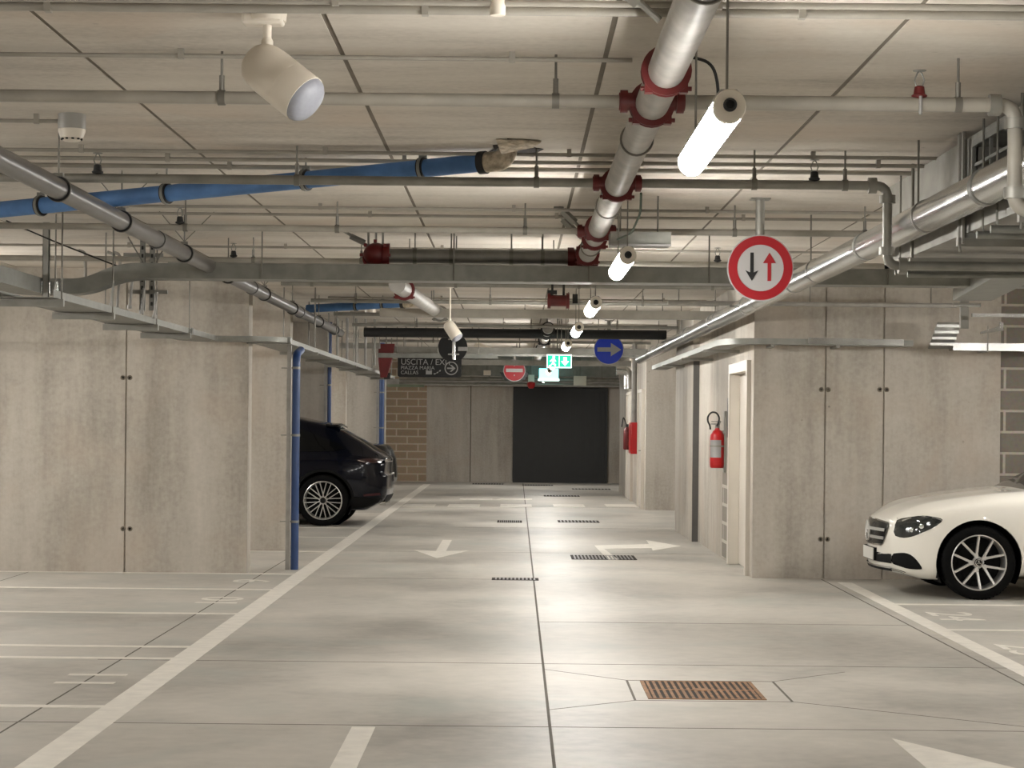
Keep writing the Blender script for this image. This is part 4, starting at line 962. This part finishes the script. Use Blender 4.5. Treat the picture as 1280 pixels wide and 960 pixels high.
# ------------------------------------------------------------------ cars
M['cw'] = mat('white_car_paint', rgb(226,222,212), 0.28, var=0.004, coat=1.0)
M['cb'] = mat('midnight_blue_car_paint', rgb(4,6,17), 0.15, var=0.02, coat=.35, spec=.15)
M['ck'] = mat('black_car_paint', rgb(14,15,17), 0.2, var=0.02, coat=.4, spec=.25)
M['glass'] = mat('tinted_car_glass', rgb(5,6,7), 0.05, var=0.01, coat=0.2, spec=.3)
M['gk'] = mat('gloss_black_trim', rgb(9,9,10), 0.2, var=0.01)
M['mk'] = mat('matt_black_plastic', rgb(7,7,7), 0.75, var=0.02, spec=.2)
M['chrome'] = mat('chrome_trim', rgb(222,222,220), 0.12, 1.0, var=0.01)
M['alloy'] = mat('machined_alloy', rgb(206,204,200), 0.3, 0.7, var=0.01)
M['tyre'] = mat('tyre_rubber', rgb(11,11,11), 0.75, var=0.05, scale=40, spec=.1)
M['lens'] = mat('headlight_glass', rgb(38,42,42), 0.08, 0.2, var=0.15, scale=18, coat=1.0)
M['led'] = mat('headlight_reflector', rgb(220,222,224), 0.1, 0.9, var=0.02)
M['tail'] = mat('smoked_tail_light', rgb(42,8,10), 0.12, var=0.05, coat=1.0)
M['refl'] = mat('red_reflector', rgb(58,6,12), 0.3, var=0.05)
M['plate'] = mat('licence_plate_white', rgb(206,204,196), 0.4, var=0.01)
def pchip(T):
    xs = [t[0] for t in T]; ys = [t[1] for t in T]; n = len(xs)
    d = [(ys[i+1]-ys[i])/(xs[i+1]-xs[i]) for i in range(n-1)]
    m = [d[0]] + [0 if d[i-1]*d[i] <= 0 else 2*d[i-1]*d[i]/(d[i-1]+d[i]) for i in range(1,n-1)] + [d[-1]]
    def f(x):
        if x <= xs[0]: return ys[0]
        if x >= xs[-1]: return ys[-1]
        i = max(k for k in range(n-1) if xs[k] <= x); h = xs[i+1]-xs[i]; t = (x-xs[i])/h
        return (2*t**3-3*t*t+1)*ys[i] + (t**3-2*t*t+t)*h*m[i] + (-2*t**3+3*t*t)*ys[i+1] + (t**3-t*t)*h*m[i+1]
    return f
class Car:
    def __init__(s, L, T, wheels, arch, nose, tail, bown, bowt):
        s.L = L; s.f = {k: pchip(v) for k, v in T.items()}; s.wheels = wheels; s.arch = arch
        s.nl = pchip(nose); s.tl = pchip(tail); s.bn = bown; s.bt = bowt
    def half(s, t):
        f = s.f; w, zb, zs, zt, wr = (f[k](t) for k in ('w','zb','zs','zt','wr'))
        g = zt - zs; P = [(0,zb),(w*.84,zb),(w*.95,zb+.05),(w*.992,zb+(zs-zb)*.28),(w,zb+(zs-zb)*.55),(w*.99,zs-.13),(w*.965,zs-.035),(w*.90,zs+min(.012,g*.2)),(wr,zs+g*.86),(wr*.86,zs+g*.965),(wr*.45,zt),(0,zt+.004)]
        for _ in range(2):
            Q = [P[0]]
            for a, b in zip(P, P[1:]): Q += [(a[0]*.75+b[0]*.25,a[1]*.75+b[1]*.25),(a[0]*.25+b[0]*.75,a[1]*.25+b[1]*.75)]
            P = Q + [P[-1]]
        return P
    def warp(s, t, y, z):
        w = .9
        k = max(0, 1-t/.55)**2
        x = t + k*(s.nl(z) + s.bn*(y/w)**2)
        k = max(0, 1-(s.L-t)/.55)**2
        return V((x - k*(s.tl(z) + s.bt*(y/w)**2), y, z))
    def nose(s, y, z, off=.004): p = s.warp(0,y,z); p.x -= off; return p
    def rear(s, y, z, off=.004): p = s.warp(s.L,y,z); p.x += off; return p
    def side(s, t, z, off=.004, sg=-1):
        P = s.half(t); best = 0
        for a, b in zip(P, P[1:]):
            lo, hi = sorted((a[1], b[1]))
            if lo - 1e-6 <= z <= hi + 1e-6 and hi > lo: best = max(best, a[0] + (b[0]-a[0])*(z-a[1])/(b[1]-a[1]))
        return s.warp(t, sg*(best+off), z)
    def shell(s, root, paint, glass=((0,0),(0,0))):
        ts = []; t = 0
        while t < s.L - .012:
            ts.append(t); t += .012 if t < .12 or t > s.L-.14 else .03
        ts.append(s.L)
        rows = []
        for t in ts:
            h = s.half(t); ring = h + [(-y,z) for y,z in h[-2:0:-1]]
            rows.append([s.warp(t,y,z) for y,z in ring])
        n = len(rows[0]); body = bmesh.new(); gl = [bmesh.new(), bmesh.new()]
        vb = [[body.verts.new(p) for p in r] for r in rows]
        vg = [[[b.verts.new(p) for p in r] for r in rows] for b in gl]
        for i in range(len(rows)-1):
            for j in range(n):
                q = [(i,j),(i,(j+1)%n),(i+1,(j+1)%n),(i+1,j)]; c = sum((rows[a][b] for a,b in q), V())/4
                tm = (ts[i]+ts[i+1])/2
                inside = any((c.x-wx)**2+(c.z-wz)**2 < s.arch**2 for wx,wz in s.wheels)
                if inside and abs(c.y) > s.f['w'](tm)-.42: continue
                k = None
                for gi,(a0,a1) in enumerate(glass):
                    if a0 < tm < a1 and abs(c.y) < s.f['wr'](tm)*.93 and c.z > s.f['zs'](tm)+.3*(s.f['zt'](tm)-s.f['zs'](tm)): k = gi
                if k is None: body.faces.new([vb[a][b] for a,b in q])
                else: gl[k].faces.new([vg[k][a][b] for a,b in q])
        for v in body.verts:
            if not v.link_faces: continue
            for wx,wz in s.wheels:
                d = math.hypot(v.co.x-wx, v.co.z-wz)
                if d < s.arch and abs(v.co.y) > .5 and v.co.z > .1 and any(e.is_boundary for e in v.link_edges):
                    v.co.x = wx+(v.co.x-wx)*s.arch/d; v.co.z = wz+(v.co.z-wz)*s.arch/d
        # end caps, bowed with the plan
        for t, idx in ((0,0),(s.L,-1)):
            h = s.half(t); g = []
            for y,z in h: g.append([body.verts.new(s.warp(t, y*c/8, z)) for c in range(-8,9)])
            for a,b in zip(g,g[1:]):
                for c in range(16):
                    try: body.faces.new((a[c],a[c+1],b[c+1],b[c]))
                    except ValueError: pass
        out = []
        for b, nm, mm in [(body,'body',paint)] + [(g,('windscreen','rear_window')[i],'glass') for i,g in enumerate(gl)]:
            bmesh.ops.delete(b, geom=[v for v in b.verts if not v.link_faces], context='VERTS')
            if not b.faces: b.free(); out.append(None); continue
            mb = MB(); mb.b.free(); mb.b = b
            bmesh.ops.remove_doubles(b, verts=b.verts, dist=.0012)
            bmesh.ops.dissolve_degenerate(b, edges=b.edges, dist=.0002)
            out.append(mb.build(nm, mm, root, local=True))
        for wx,wz in s.wheels:
            w = s.f['w'](wx)
            for sg in (-1,1):
                m = MB(); r = s.arch-.002; A = [math.radians(a) for a in range(-30,211,8)]
                rows2 = [[(wx+r*math.cos(a),sg*yy,wz+r*math.sin(a)) for a in A] for yy in (w*.97,w-.4)]
                m.quadgrid(rows2)
                m.quadgrid([[(wx+q*math.cos(a),sg*(w-.4),wz+q*math.sin(a)) for a in A] for q in (r,.02)])
                m.build('wheel_well','mk',root,local=True)
        return out[0]
    def patch(s, outline, fn, rings=5):
        """follow the body surface with a filled outline of (a, b) pairs mapped through fn"""
        cx = sum(p[0] for p in outline)/len(outline); cy = sum(p[1] for p in outline)/len(outline)
        O = []
        for i,p in enumerate(outline):
            q = outline[(i+1)%len(outline)]
            for k in range(4): O.append((p[0]+(q[0]-p[0])*k/4, p[1]+(q[1]-p[1])*k/4))
        mb = MB(); prev = None
        for r in range(rings,-1,-1):
            t = max(r/rings,.02); cur = [mb.b.verts.new(fn(cx+(p[0]-cx)*t, cy+(p[1]-cy)*t)) for p in O]
            if prev: mb.skin(prev,cur)
            prev = cur
        mb.b.faces.new(prev); return mb
    def ribbon(s, pts, w, fn):
        rows = []
        for i,p in enumerate(pts):
            a = V(pts[max(i-1,0)]+(0,)); b = V(pts[min(i+1,len(pts)-1)]+(0,)); d = (b-a).normalized(); nn = V((-d.y,d.x,0))*(w/2)
            rows.append([fn(p[0]+nn.x,p[1]+nn.y),fn(p[0],p[1]),fn(p[0]-nn.x,p[1]-nn.y)])
        return MB().quadgrid(rows)
def smoothpoly(P, it=2, closed=True):
    for _ in range(it):
        Q = []
        for i in range(len(P) if closed else len(P)-1):
            a, b = P[i], P[(i+1)%len(P)]
            Q += [(a[0]*.75+b[0]*.25,a[1]*.75+b[1]*.25),(a[0]*.25+b[0]*.75,a[1]*.25+b[1]*.75)]
        P = Q if closed else [P[0]]+Q+[P[-1]]
    return P
def wheel(root, x, z, w, R, r, kind, sg):
    """tyre with rim, spokes and cap; outer face at lateral position sg*w"""
    def P(rad, h): return rad, h
    o = V((x, sg*w, z)); ax = V((0,sg,0)); tw = .235
    b = MB(); b.lathe(o,ax,[(r*.98,-tw),(R*.93,-tw+.003),(R,-tw+.03),(R,-.028),(R*.985,-.012),(R*.94,0),(r*1.1,.004),(r*1.0,-.006),(r*.98,-.02)],48,cap=False)
    tb = b
    for k in range(60):
        t = k*2*math.pi/60; u = V((math.cos(t),0,math.sin(t)))
        c = o + u*(R-.004) - ax*.05; side = V((-math.sin(t),0,math.cos(t)))
        vs = [c+side*a*.006+ax*bb+u*cc for a in (-1,1) for bb in (-.03,.03) for cc in (0,.006)]
        vv = [tb.b.verts.new(p) for p in vs]
        for f in ((0,1,3,2),(4,6,7,5),(0,4,5,1),(2,3,7,6),(1,5,7,3),(0,2,6,4)): tb.b.faces.new([vv[i] for i in f])
    ty = tb.build('wheel','tyre',root,local=True)
    b = MB(); b.lathe(o,ax,[(r*.99,-.02),(r*1.0,-.004),(r*.965,.0),(r*.945,-.006),(r*.93,-.04),(r*.9,-.15)],48,cap=False); rim = b.build('rim','alloy',ty,local=True)
    b = MB(); b.lathe(o,ax,[(.001,-.13),(r*.66,-.13),(r*.66,-.145),(r*.92,-.15)],40,cap=False); b.build('brake_disc','mk',ty,local=True)
    b = MB()
    def spoke(r0,a0,r1,a1,w0,w1,d0=-.03,d1=-.006):
        u0 = V((math.cos(a0),0,math.sin(a0))); u1 = V((math.cos(a1),0,math.sin(a1)))
        p, q = o+u0*r0+ax*d0, o+u1*r1+ax*d1; d = (q-p).normalized(); sd = d.cross(ax).normalized()
        vs = [p+sd*w0,p-sd*w0,q-sd*w1,q+sd*w1]; bk = [v-ax*.035 for v in vs]
        A = [b.b.verts.new(v) for v in vs]; B = [b.b.verts.new(v) for v in bk]
        b.skin(A,B); b.b.faces.new(A[::-1]); b.b.faces.new(B)
    if kind == 'five':
        for k in range(5):
            a = math.radians(182+72*k)
            for d in (-1,1): spoke(r*.24,a+d*.06,r*.96,a+d*math.radians(20),r*.042,r*.036)
            u = V((math.cos(a),0,math.sin(a))); b.lathe(o+u*(r*.27)-ax*.035,ax,[(r*.09,0),(r*.085,.012),(r*.03,.012)],14)
        b.lathe(o-ax*.05,ax,[(r*.22,0),(r*.2,.012)],24)
    else:
        for k in range(10):
            a = math.radians(90+36*k)
            for d in (-1,1): spoke(r*.15,a-d*.25,r*.96,a+d*math.radians(10.5),r*.022,r*.022)
    b.build('spokes','alloy',ty,local=True)
    b = MB(); b.lathe(o-ax*.03,ax,[(r*.15,0),(r*.145,.016),(r*.12,.02),(0.001,.02)],24); cap = b.build('hub_cap','gk',ty,local=True)
    if kind == 'five':
        b = MB(); c = o-ax*.009; b.torus(c,ax,r*.115,.003,24,6)
        for k in range(3):
            t = math.radians(90+120*k); b.tube(c,c+V((math.cos(t),0,math.sin(t)))*(r*.11),.0045,6,.0015)
        b.build('cap_star','chrome',ty,local=True)
    return ty

# white saloon -----------------------------------------------------------
Lm = 4.92
TM = dict(
 zt=[(0,.70),(.05,.735),(.13,.775),(.26,.82),(.5,.875),(.8,.925),(1.1,.962),(1.34,.983),(1.43,1.025),(1.95,1.29),(2.3,1.40),(2.75,1.455),(3.2,1.44),(3.7,1.34),(4.15,1.19),(4.4,1.13),(4.8,1.09),(4.92,1.0)],
 zs=[(0,.665),(.15,.725),(.3,.77),(.6,.83),(1,.89),(1.5,.93),(3,.97),(4.4,.97),(4.92,.88)],
 zb=[(0,.235),(.2,.19),(.45,.157),(.6,.16),(1,.19),(4,.2),(4.6,.25),(4.92,.33)],
 w=[(0,.62),(.03,.67),(.07,.72),(.15,.785),(.3,.855),(.55,.905),(.95,.925),(3,.925),(4,.92),(4.6,.88),(4.85,.8),(4.92,.72)],
 wr=[(0,.52),(.2,.62),(1,.72),(1.45,.74),(2,.62),(2.6,.59),(3.5,.58),(4.1,.64),(4.5,.68),(4.92,.56)])
WM = [(.865,.335),(3.80,.335)]
car = Car(Lm, TM, WM, .385, [(.17,.09),(.25,.05),(.36,.035),(.5,.04),(.68,.065),(.78,.11),(.9,.2)], [(.3,.08),(.5,0),(.8,.02),(1.0,.08)], .2, .1)
def make_saloon(loc, paint, lab):
    r = thing('car', lab, 'car', loc)
    car.shell(r,paint,((1.36,2.3),(3.45,4.2)))
    for wx,wz in WM:
        for sg in (-1,1): wheel(r,wx,wz,.915,.335,.252,'five',sg)
    sd = lambda off=.004, sg=-1: (lambda a,b: car.side(a,b,off,sg))
    for sg in (-1,1):
        hl = smoothpoly([(.0,.56),(.02,.69),(.10,.725),(.33,.755),(.51,.738),(.545,.712),(.46,.65),(.33,.60),(.18,.555),(.07,.54)],1)
        h = car.patch(hl, sd(.006,sg)).build('headlight','lens',r,local=True)
        for (cx,cz,rr) in ((.18,.62,.024),(.31,.655,.024)):
            q = car.side(cx,cz,.008,sg); MB().lathe(q,(-.25,sg,0),[(rr,0),(rr*.9,.006),(rr*.3,.009)],16).build('projector_lens','led',h,local=True)
        car.ribbon([(.075,.695),(.16,.725),(.33,.747),(.47,.735),(.53,.715)],.010,sd(.010,sg)).build('light_strip','led',h,local=True)
        ink = smoothpoly([(.0,.392),(.05,.405),(.12,.41),(.2,.39),(.28,.335),(.34,.27),(.3,.262),(.16,.262),(.07,.28),(0,.30)],1)
        car.patch(ink, sd(.005,sg)).build('air_intake','mk',r,local=True)
        car.ribbon([(0,.243),(.05,.235),(.1,.225),(.14,.215)],.03,sd(.009,sg)).build('splitter','mk',r,local=True)
        # bonnet shut line and crease
        car.ribbon([(.0,.70),(.05,.715),(.075,.70),(.08,.685)],.006,sd(.004,sg)).build('bonnet_gap','mk',r,local=True)
        car.ribbon([(.75,.80),(1.1,.825),(1.5,.845),(2.4,.87)],.006,sd(.003,sg)).build('crease',paint,r,local=True)
        arch = [(.865+.40*math.cos(math.radians(a)), .335+.40*math.sin(math.radians(a))) for a in range(-14,200,8)]
        car.ribbon(arch,.03,sd(.007,sg)).build('arch_lip',paint,r,local=True)
        sk = [(1.36,.24),(3.4,.24)]; car.ribbon([(1.36+.2*k,.235) for k in range(11)],.06,sd(.006,sg)).build('sill','mk',r,local=True)
        win = [(1.62,.965),(1.95,1.17),(2.3,1.32),(2.75,1.37),(3.3,1.34),(3.75,1.22),(4.0,1.08),(3.9,1.0),(2.8,.995)]
        car.patch(win,sd(.006,sg)).build('side_window','glass',r,local=True)
        q = V((1.75,sg*1.0,1.0)); b = MB(); b.sphere(q,.1,(.75,1.1,.7),16,10); b.tube(q,q+V((.02,-sg*.14,-.05)),.03,10); b.build('mirror',paint,r,local=True)
        for x0 in (1.55,2.75): car.ribbon([(x0,.92),(x0-.02,.6),(x0,.3)],.006,sd(.003,sg)).build('door_gap','mk',r,local=True)
        tl = smoothpoly([(4.45,.80),(4.78,.78),(4.80,.92),(4.5,.95)],1); car.patch(tl,sd(.006,sg)).build('tail_light','refl',r,local=True)
    nf = lambda off: (lambda a,b: car.nose(a,b,off))
    gp = smoothpoly([(-.50,.685),(.50,.685),(.52,.62),(.45,.49),(.40,.455),(-.40,.455),(-.45,.49),(-.52,.62)],1)
    g = car.patch(gp,nf(.008),6).build('grille','gk',r,local=True)
    for z in (.60,.525):
        car.ribbon([(-.48+.08*k,z) for k in range(13)],.028,nf(.022)).build('grille_bar','alloy',g,local=True)
    lp = gp+[gp[0]]; car.ribbon(lp,.014,nf(.014)).build('grille_surround','chrome',g,local=True)
    c = car.nose(0,.575,.035); b = MB(); b.torus(c,(1,0,0),.092,.008,32,8)
    for k in range(3):
        t = math.radians(90+120*k); b.tube(c,c+V((0,math.cos(t),math.sin(t)))*.09,.014,6,.004)
    b.build('star_emblem','alloy',g,local=True)
    car.patch([(-.618,.388),(.618,.388),(.619,.35),(.618,.302),(.3,.30),(-.3,.30),(-.618,.302),(-.619,.35)],nf(.005)).build('lower_intake','mk',r,local=True)
    b = MB(); q = car.nose(0,.36,.012); b.box((q.x-.006,-.26,.31),(q.x+.006,.26,.42)); pl = b.build('number_plate','plate',r,local=True,bevel=.003)
    b = MB(); b.box((q.x+.004,-.27,.305),(q.x+.06,.27,.425)); b.build('plate_holder','mk',pl,local=True)
    car.ribbon([(-.6+.1*k,.262) for k in range(13)],.016,nf(.012)).build('chrome_lip','chrome',r,local=True)
    car.ribbon([(-.61+.07625*k,.245) for k in range(17)],.03,nf(.01)).build('splitter','mk',r,local=True)
    return r
YM = 18.70 + .93
make_saloon(V((3.315, YM, 0)), 'cw', 'white saloon car with multi-spoke alloy wheels parked nose-out in a bay')

# dark coupe suv -----------------------------------------------------------
Lc = 4.93
TC = dict(
 zt=[(0,.82),(.15,.93),(.5,1.03),(1.1,1.11),(1.4,1.15),(2.05,1.53),(2.5,1.645),(2.9,1.66),(3.4,1.61),(3.8,1.535),(4.08,1.475),(4.13,1.45),(4.45,1.265),(4.74,1.105),(4.84,1.065),(4.93,1.0)],
 zs=[(0,.74),(.3,.86),(1,.98),(2,1.03),(3.2,1.055),(4.2,1.06),(4.7,1.01),(4.93,.92)],
 zb=[(0,.28),(.5,.24),(4.0,.24),(4.55,.22),(4.8,.27),(4.93,.36)],
 w=[(0,.7),(.15,.85),(.4,.94),(.9,.985),(3,.985),(4.1,.985),(4.5,.955),(4.75,.89),(4.87,.82),(4.93,.74)],
 wr=[(0,.55),(1.1,.78),(1.4,.8),(2.1,.68),(3,.66),(3.8,.63),(4.3,.6),(4.6,.66),(4.76,.7),(4.93,.6)])
WC = [(.99,.375),(3.95,.375)]
suv = Car(Lc, TC, WC, .425, [(.25,.08),(.45,0),(.7,.03),(.95,.12)], [(.26,.2),(.36,.06),(.45,.015),(.55,0),(.74,0),(.78,.035),(.97,.03),(1.05,.06)], .1, .1)
XT = (491-645)/FP*31.0
def make_suv(loc, paint, lab):
    r = thing('car', lab, 'car', loc)
    suv.shell(r,paint,((1.5,2.15),(4.15,4.72)))
    for wx,wz in WC:
        for sg in (-1,1): wheel(r,wx,wz,.975,.375,.285,'lattice',sg)
    f = lambda off,sg: (lambda a,b: suv.side(a,b,off,sg))
    for sg in (-1,1):
        win = [(1.75,1.09),(2.1,1.35),(2.6,1.50),(3.2,1.48),(3.65,1.40),(4.05,1.25),(4.25,1.15),(4.1,1.10),(3,1.09)]
        suv.patch(win,f(.006,sg)).build('side_window','glass',r,local=True)
        suv.ribbon([(1.75,1.08),(2.4,1.085),(3.2,1.088),(4.0,1.10),(4.25,1.14)],.012,f(.009,sg)).build('window_trim','gk',r,local=True)
        tl = smoothpoly([(4.42,.965),(4.55,.93),(4.8,.925),(4.88,.94),(4.88,.985),(4.7,1.0),(4.5,.99)],1)
        t = suv.patch(tl,f(.008,sg)).build('tail_light','tail',r,local=True)
        suv.ribbon([(4.46,.968),(4.56,.945),(4.86,.948)],.008,f(.012,sg)).build('light_strip','led',t,local=True)
        suv.patch([(4.55,.47),(4.84,.49),(4.86,.455),(4.56,.44)],f(.006,sg)).build('side_reflector','refl',r,local=True)
        suv.patch(smoothpoly([(4.36,.44),(4.6,.42),(4.9,.42),(4.9,.36),(4.75,.28),(4.3,.25)],1),f(.005,sg)).build('bumper_cladding','mk',r,local=True)
        suv.ribbon([(4.34,.79),(4.39,.725),(4.45,.705),(4.6,.715)],.02,f(.006,sg)).build('bumper_crease',paint,r,local=True)
        arch = [(3.95+.44*math.cos(math.radians(a)), .375+.44*math.sin(math.radians(a))) for a in range(-16,200,8)]
        suv.ribbon(arch,.04,f(.008,sg)).build('arch_lip','mk',r,local=True)
        suv.ribbon([(1.4+.2*k,.28) for k in range(11)],.08,f(.006,sg)).build('sill','mk',r,local=True)
        q = V((1.85,sg*1.06,1.12)); b = MB(); b.sphere(q,.11,(.8,1.1,.75),16,10); b.tube(q,q+V((.02,-sg*.15,-.05)),.03,10); b.build('mirror',paint,r,local=True)
    rf = lambda off: (lambda a,b: suv.rear(a,b,off))
    suv.patch([(-.72,.985),(.72,.985),(.74,.94),(-.74,.94)],rf(.008)).build('light_bar','tail',r,local=True)
    suv.patch([(-.62,.45),(.62,.45),(.66,.38),(.5,.32),(-.5,.32),(-.66,.38)],rf(.006)).build('diffuser','mk',r,local=True)
    b = MB(); q = suv.rear(0,.84,.01); b.box((q.x,-.26,.66),(q.x+.012,.26,.77)); b.build('number_plate','plate',r,local=True,bevel=.003)
    for sg in (-1,1):
        q = suv.rear(sg*.55,.37,.0); b = MB(); b.lathe((q.x-.1,sg*.55,.34),(1,0,0),[(.045,0),(.05,.1),(.04,.1),(.035,.02)],18); b.build('exhaust_tip','chrome',r,local=True)
    rows = []
    for t, dz, in ((3.95,.012),(4.04,.02),(4.12,.032),(4.18,.028)):
        rows.append([suv.warp(t,y,min(suv.f['zt'](min(t,4.08))-.03*(y/.6)**2+dz-(.03 if t > 4.13 else 0),2)) for y in [-.6+.1*k for k in range(13)]])
    o = MB().quadgrid(rows).build('roof_spoiler','gk',r,local=True); md = o.modifiers.new('t','SOLIDIFY'); md.thickness = .02
    return r
S1 = make_suv(V((XT-Lc, 31.42, 0)),'cb','dark blue coupe-roofed car with silver lattice wheels standing tail-out in a bay')
S2 = make_saloon(V((-2.2-Lm, 38.7, 0)),'ck','black car, only a sliver of its tail showing past the dark blue car')

# ------------------------------------------------------------------ camera, world, output
cam = bpy.data.cameras.new('camera'); co = bpy.data.objects.new('camera', cam); COL.objects.link(co)
cam.sensor_fit = 'HORIZONTAL'; cam.sensor_width = 36; cam.lens = FP/1280*36
cam.shift_x = (640-VX)/1280; cam.shift_y = (VY-480)/1280
cam.clip_start = .1; cam.clip_end = 200
co.matrix_world = Matrix.Translation((0,0,CH)) @ Matrix.Rotation(math.radians(90),4,'X') @ Matrix.Rotation(TH,4,'Z')
SC.camera = co
w = bpy.data.worlds.new('world'); SC.world = w; w.use_nodes = True
w.node_tree.nodes['Background'].inputs['Color'].default_value = (.02,.02,.02,1)
w.node_tree.nodes['Background'].inputs['Strength'].default_value = .3
vs = SC.view_settings; vs.view_transform = 'Standard'; vs.look = 'None'; vs.gamma = 1.0; vs.exposure = 1.14
try: vs.use_curve_mapping = False
except Exception: pass
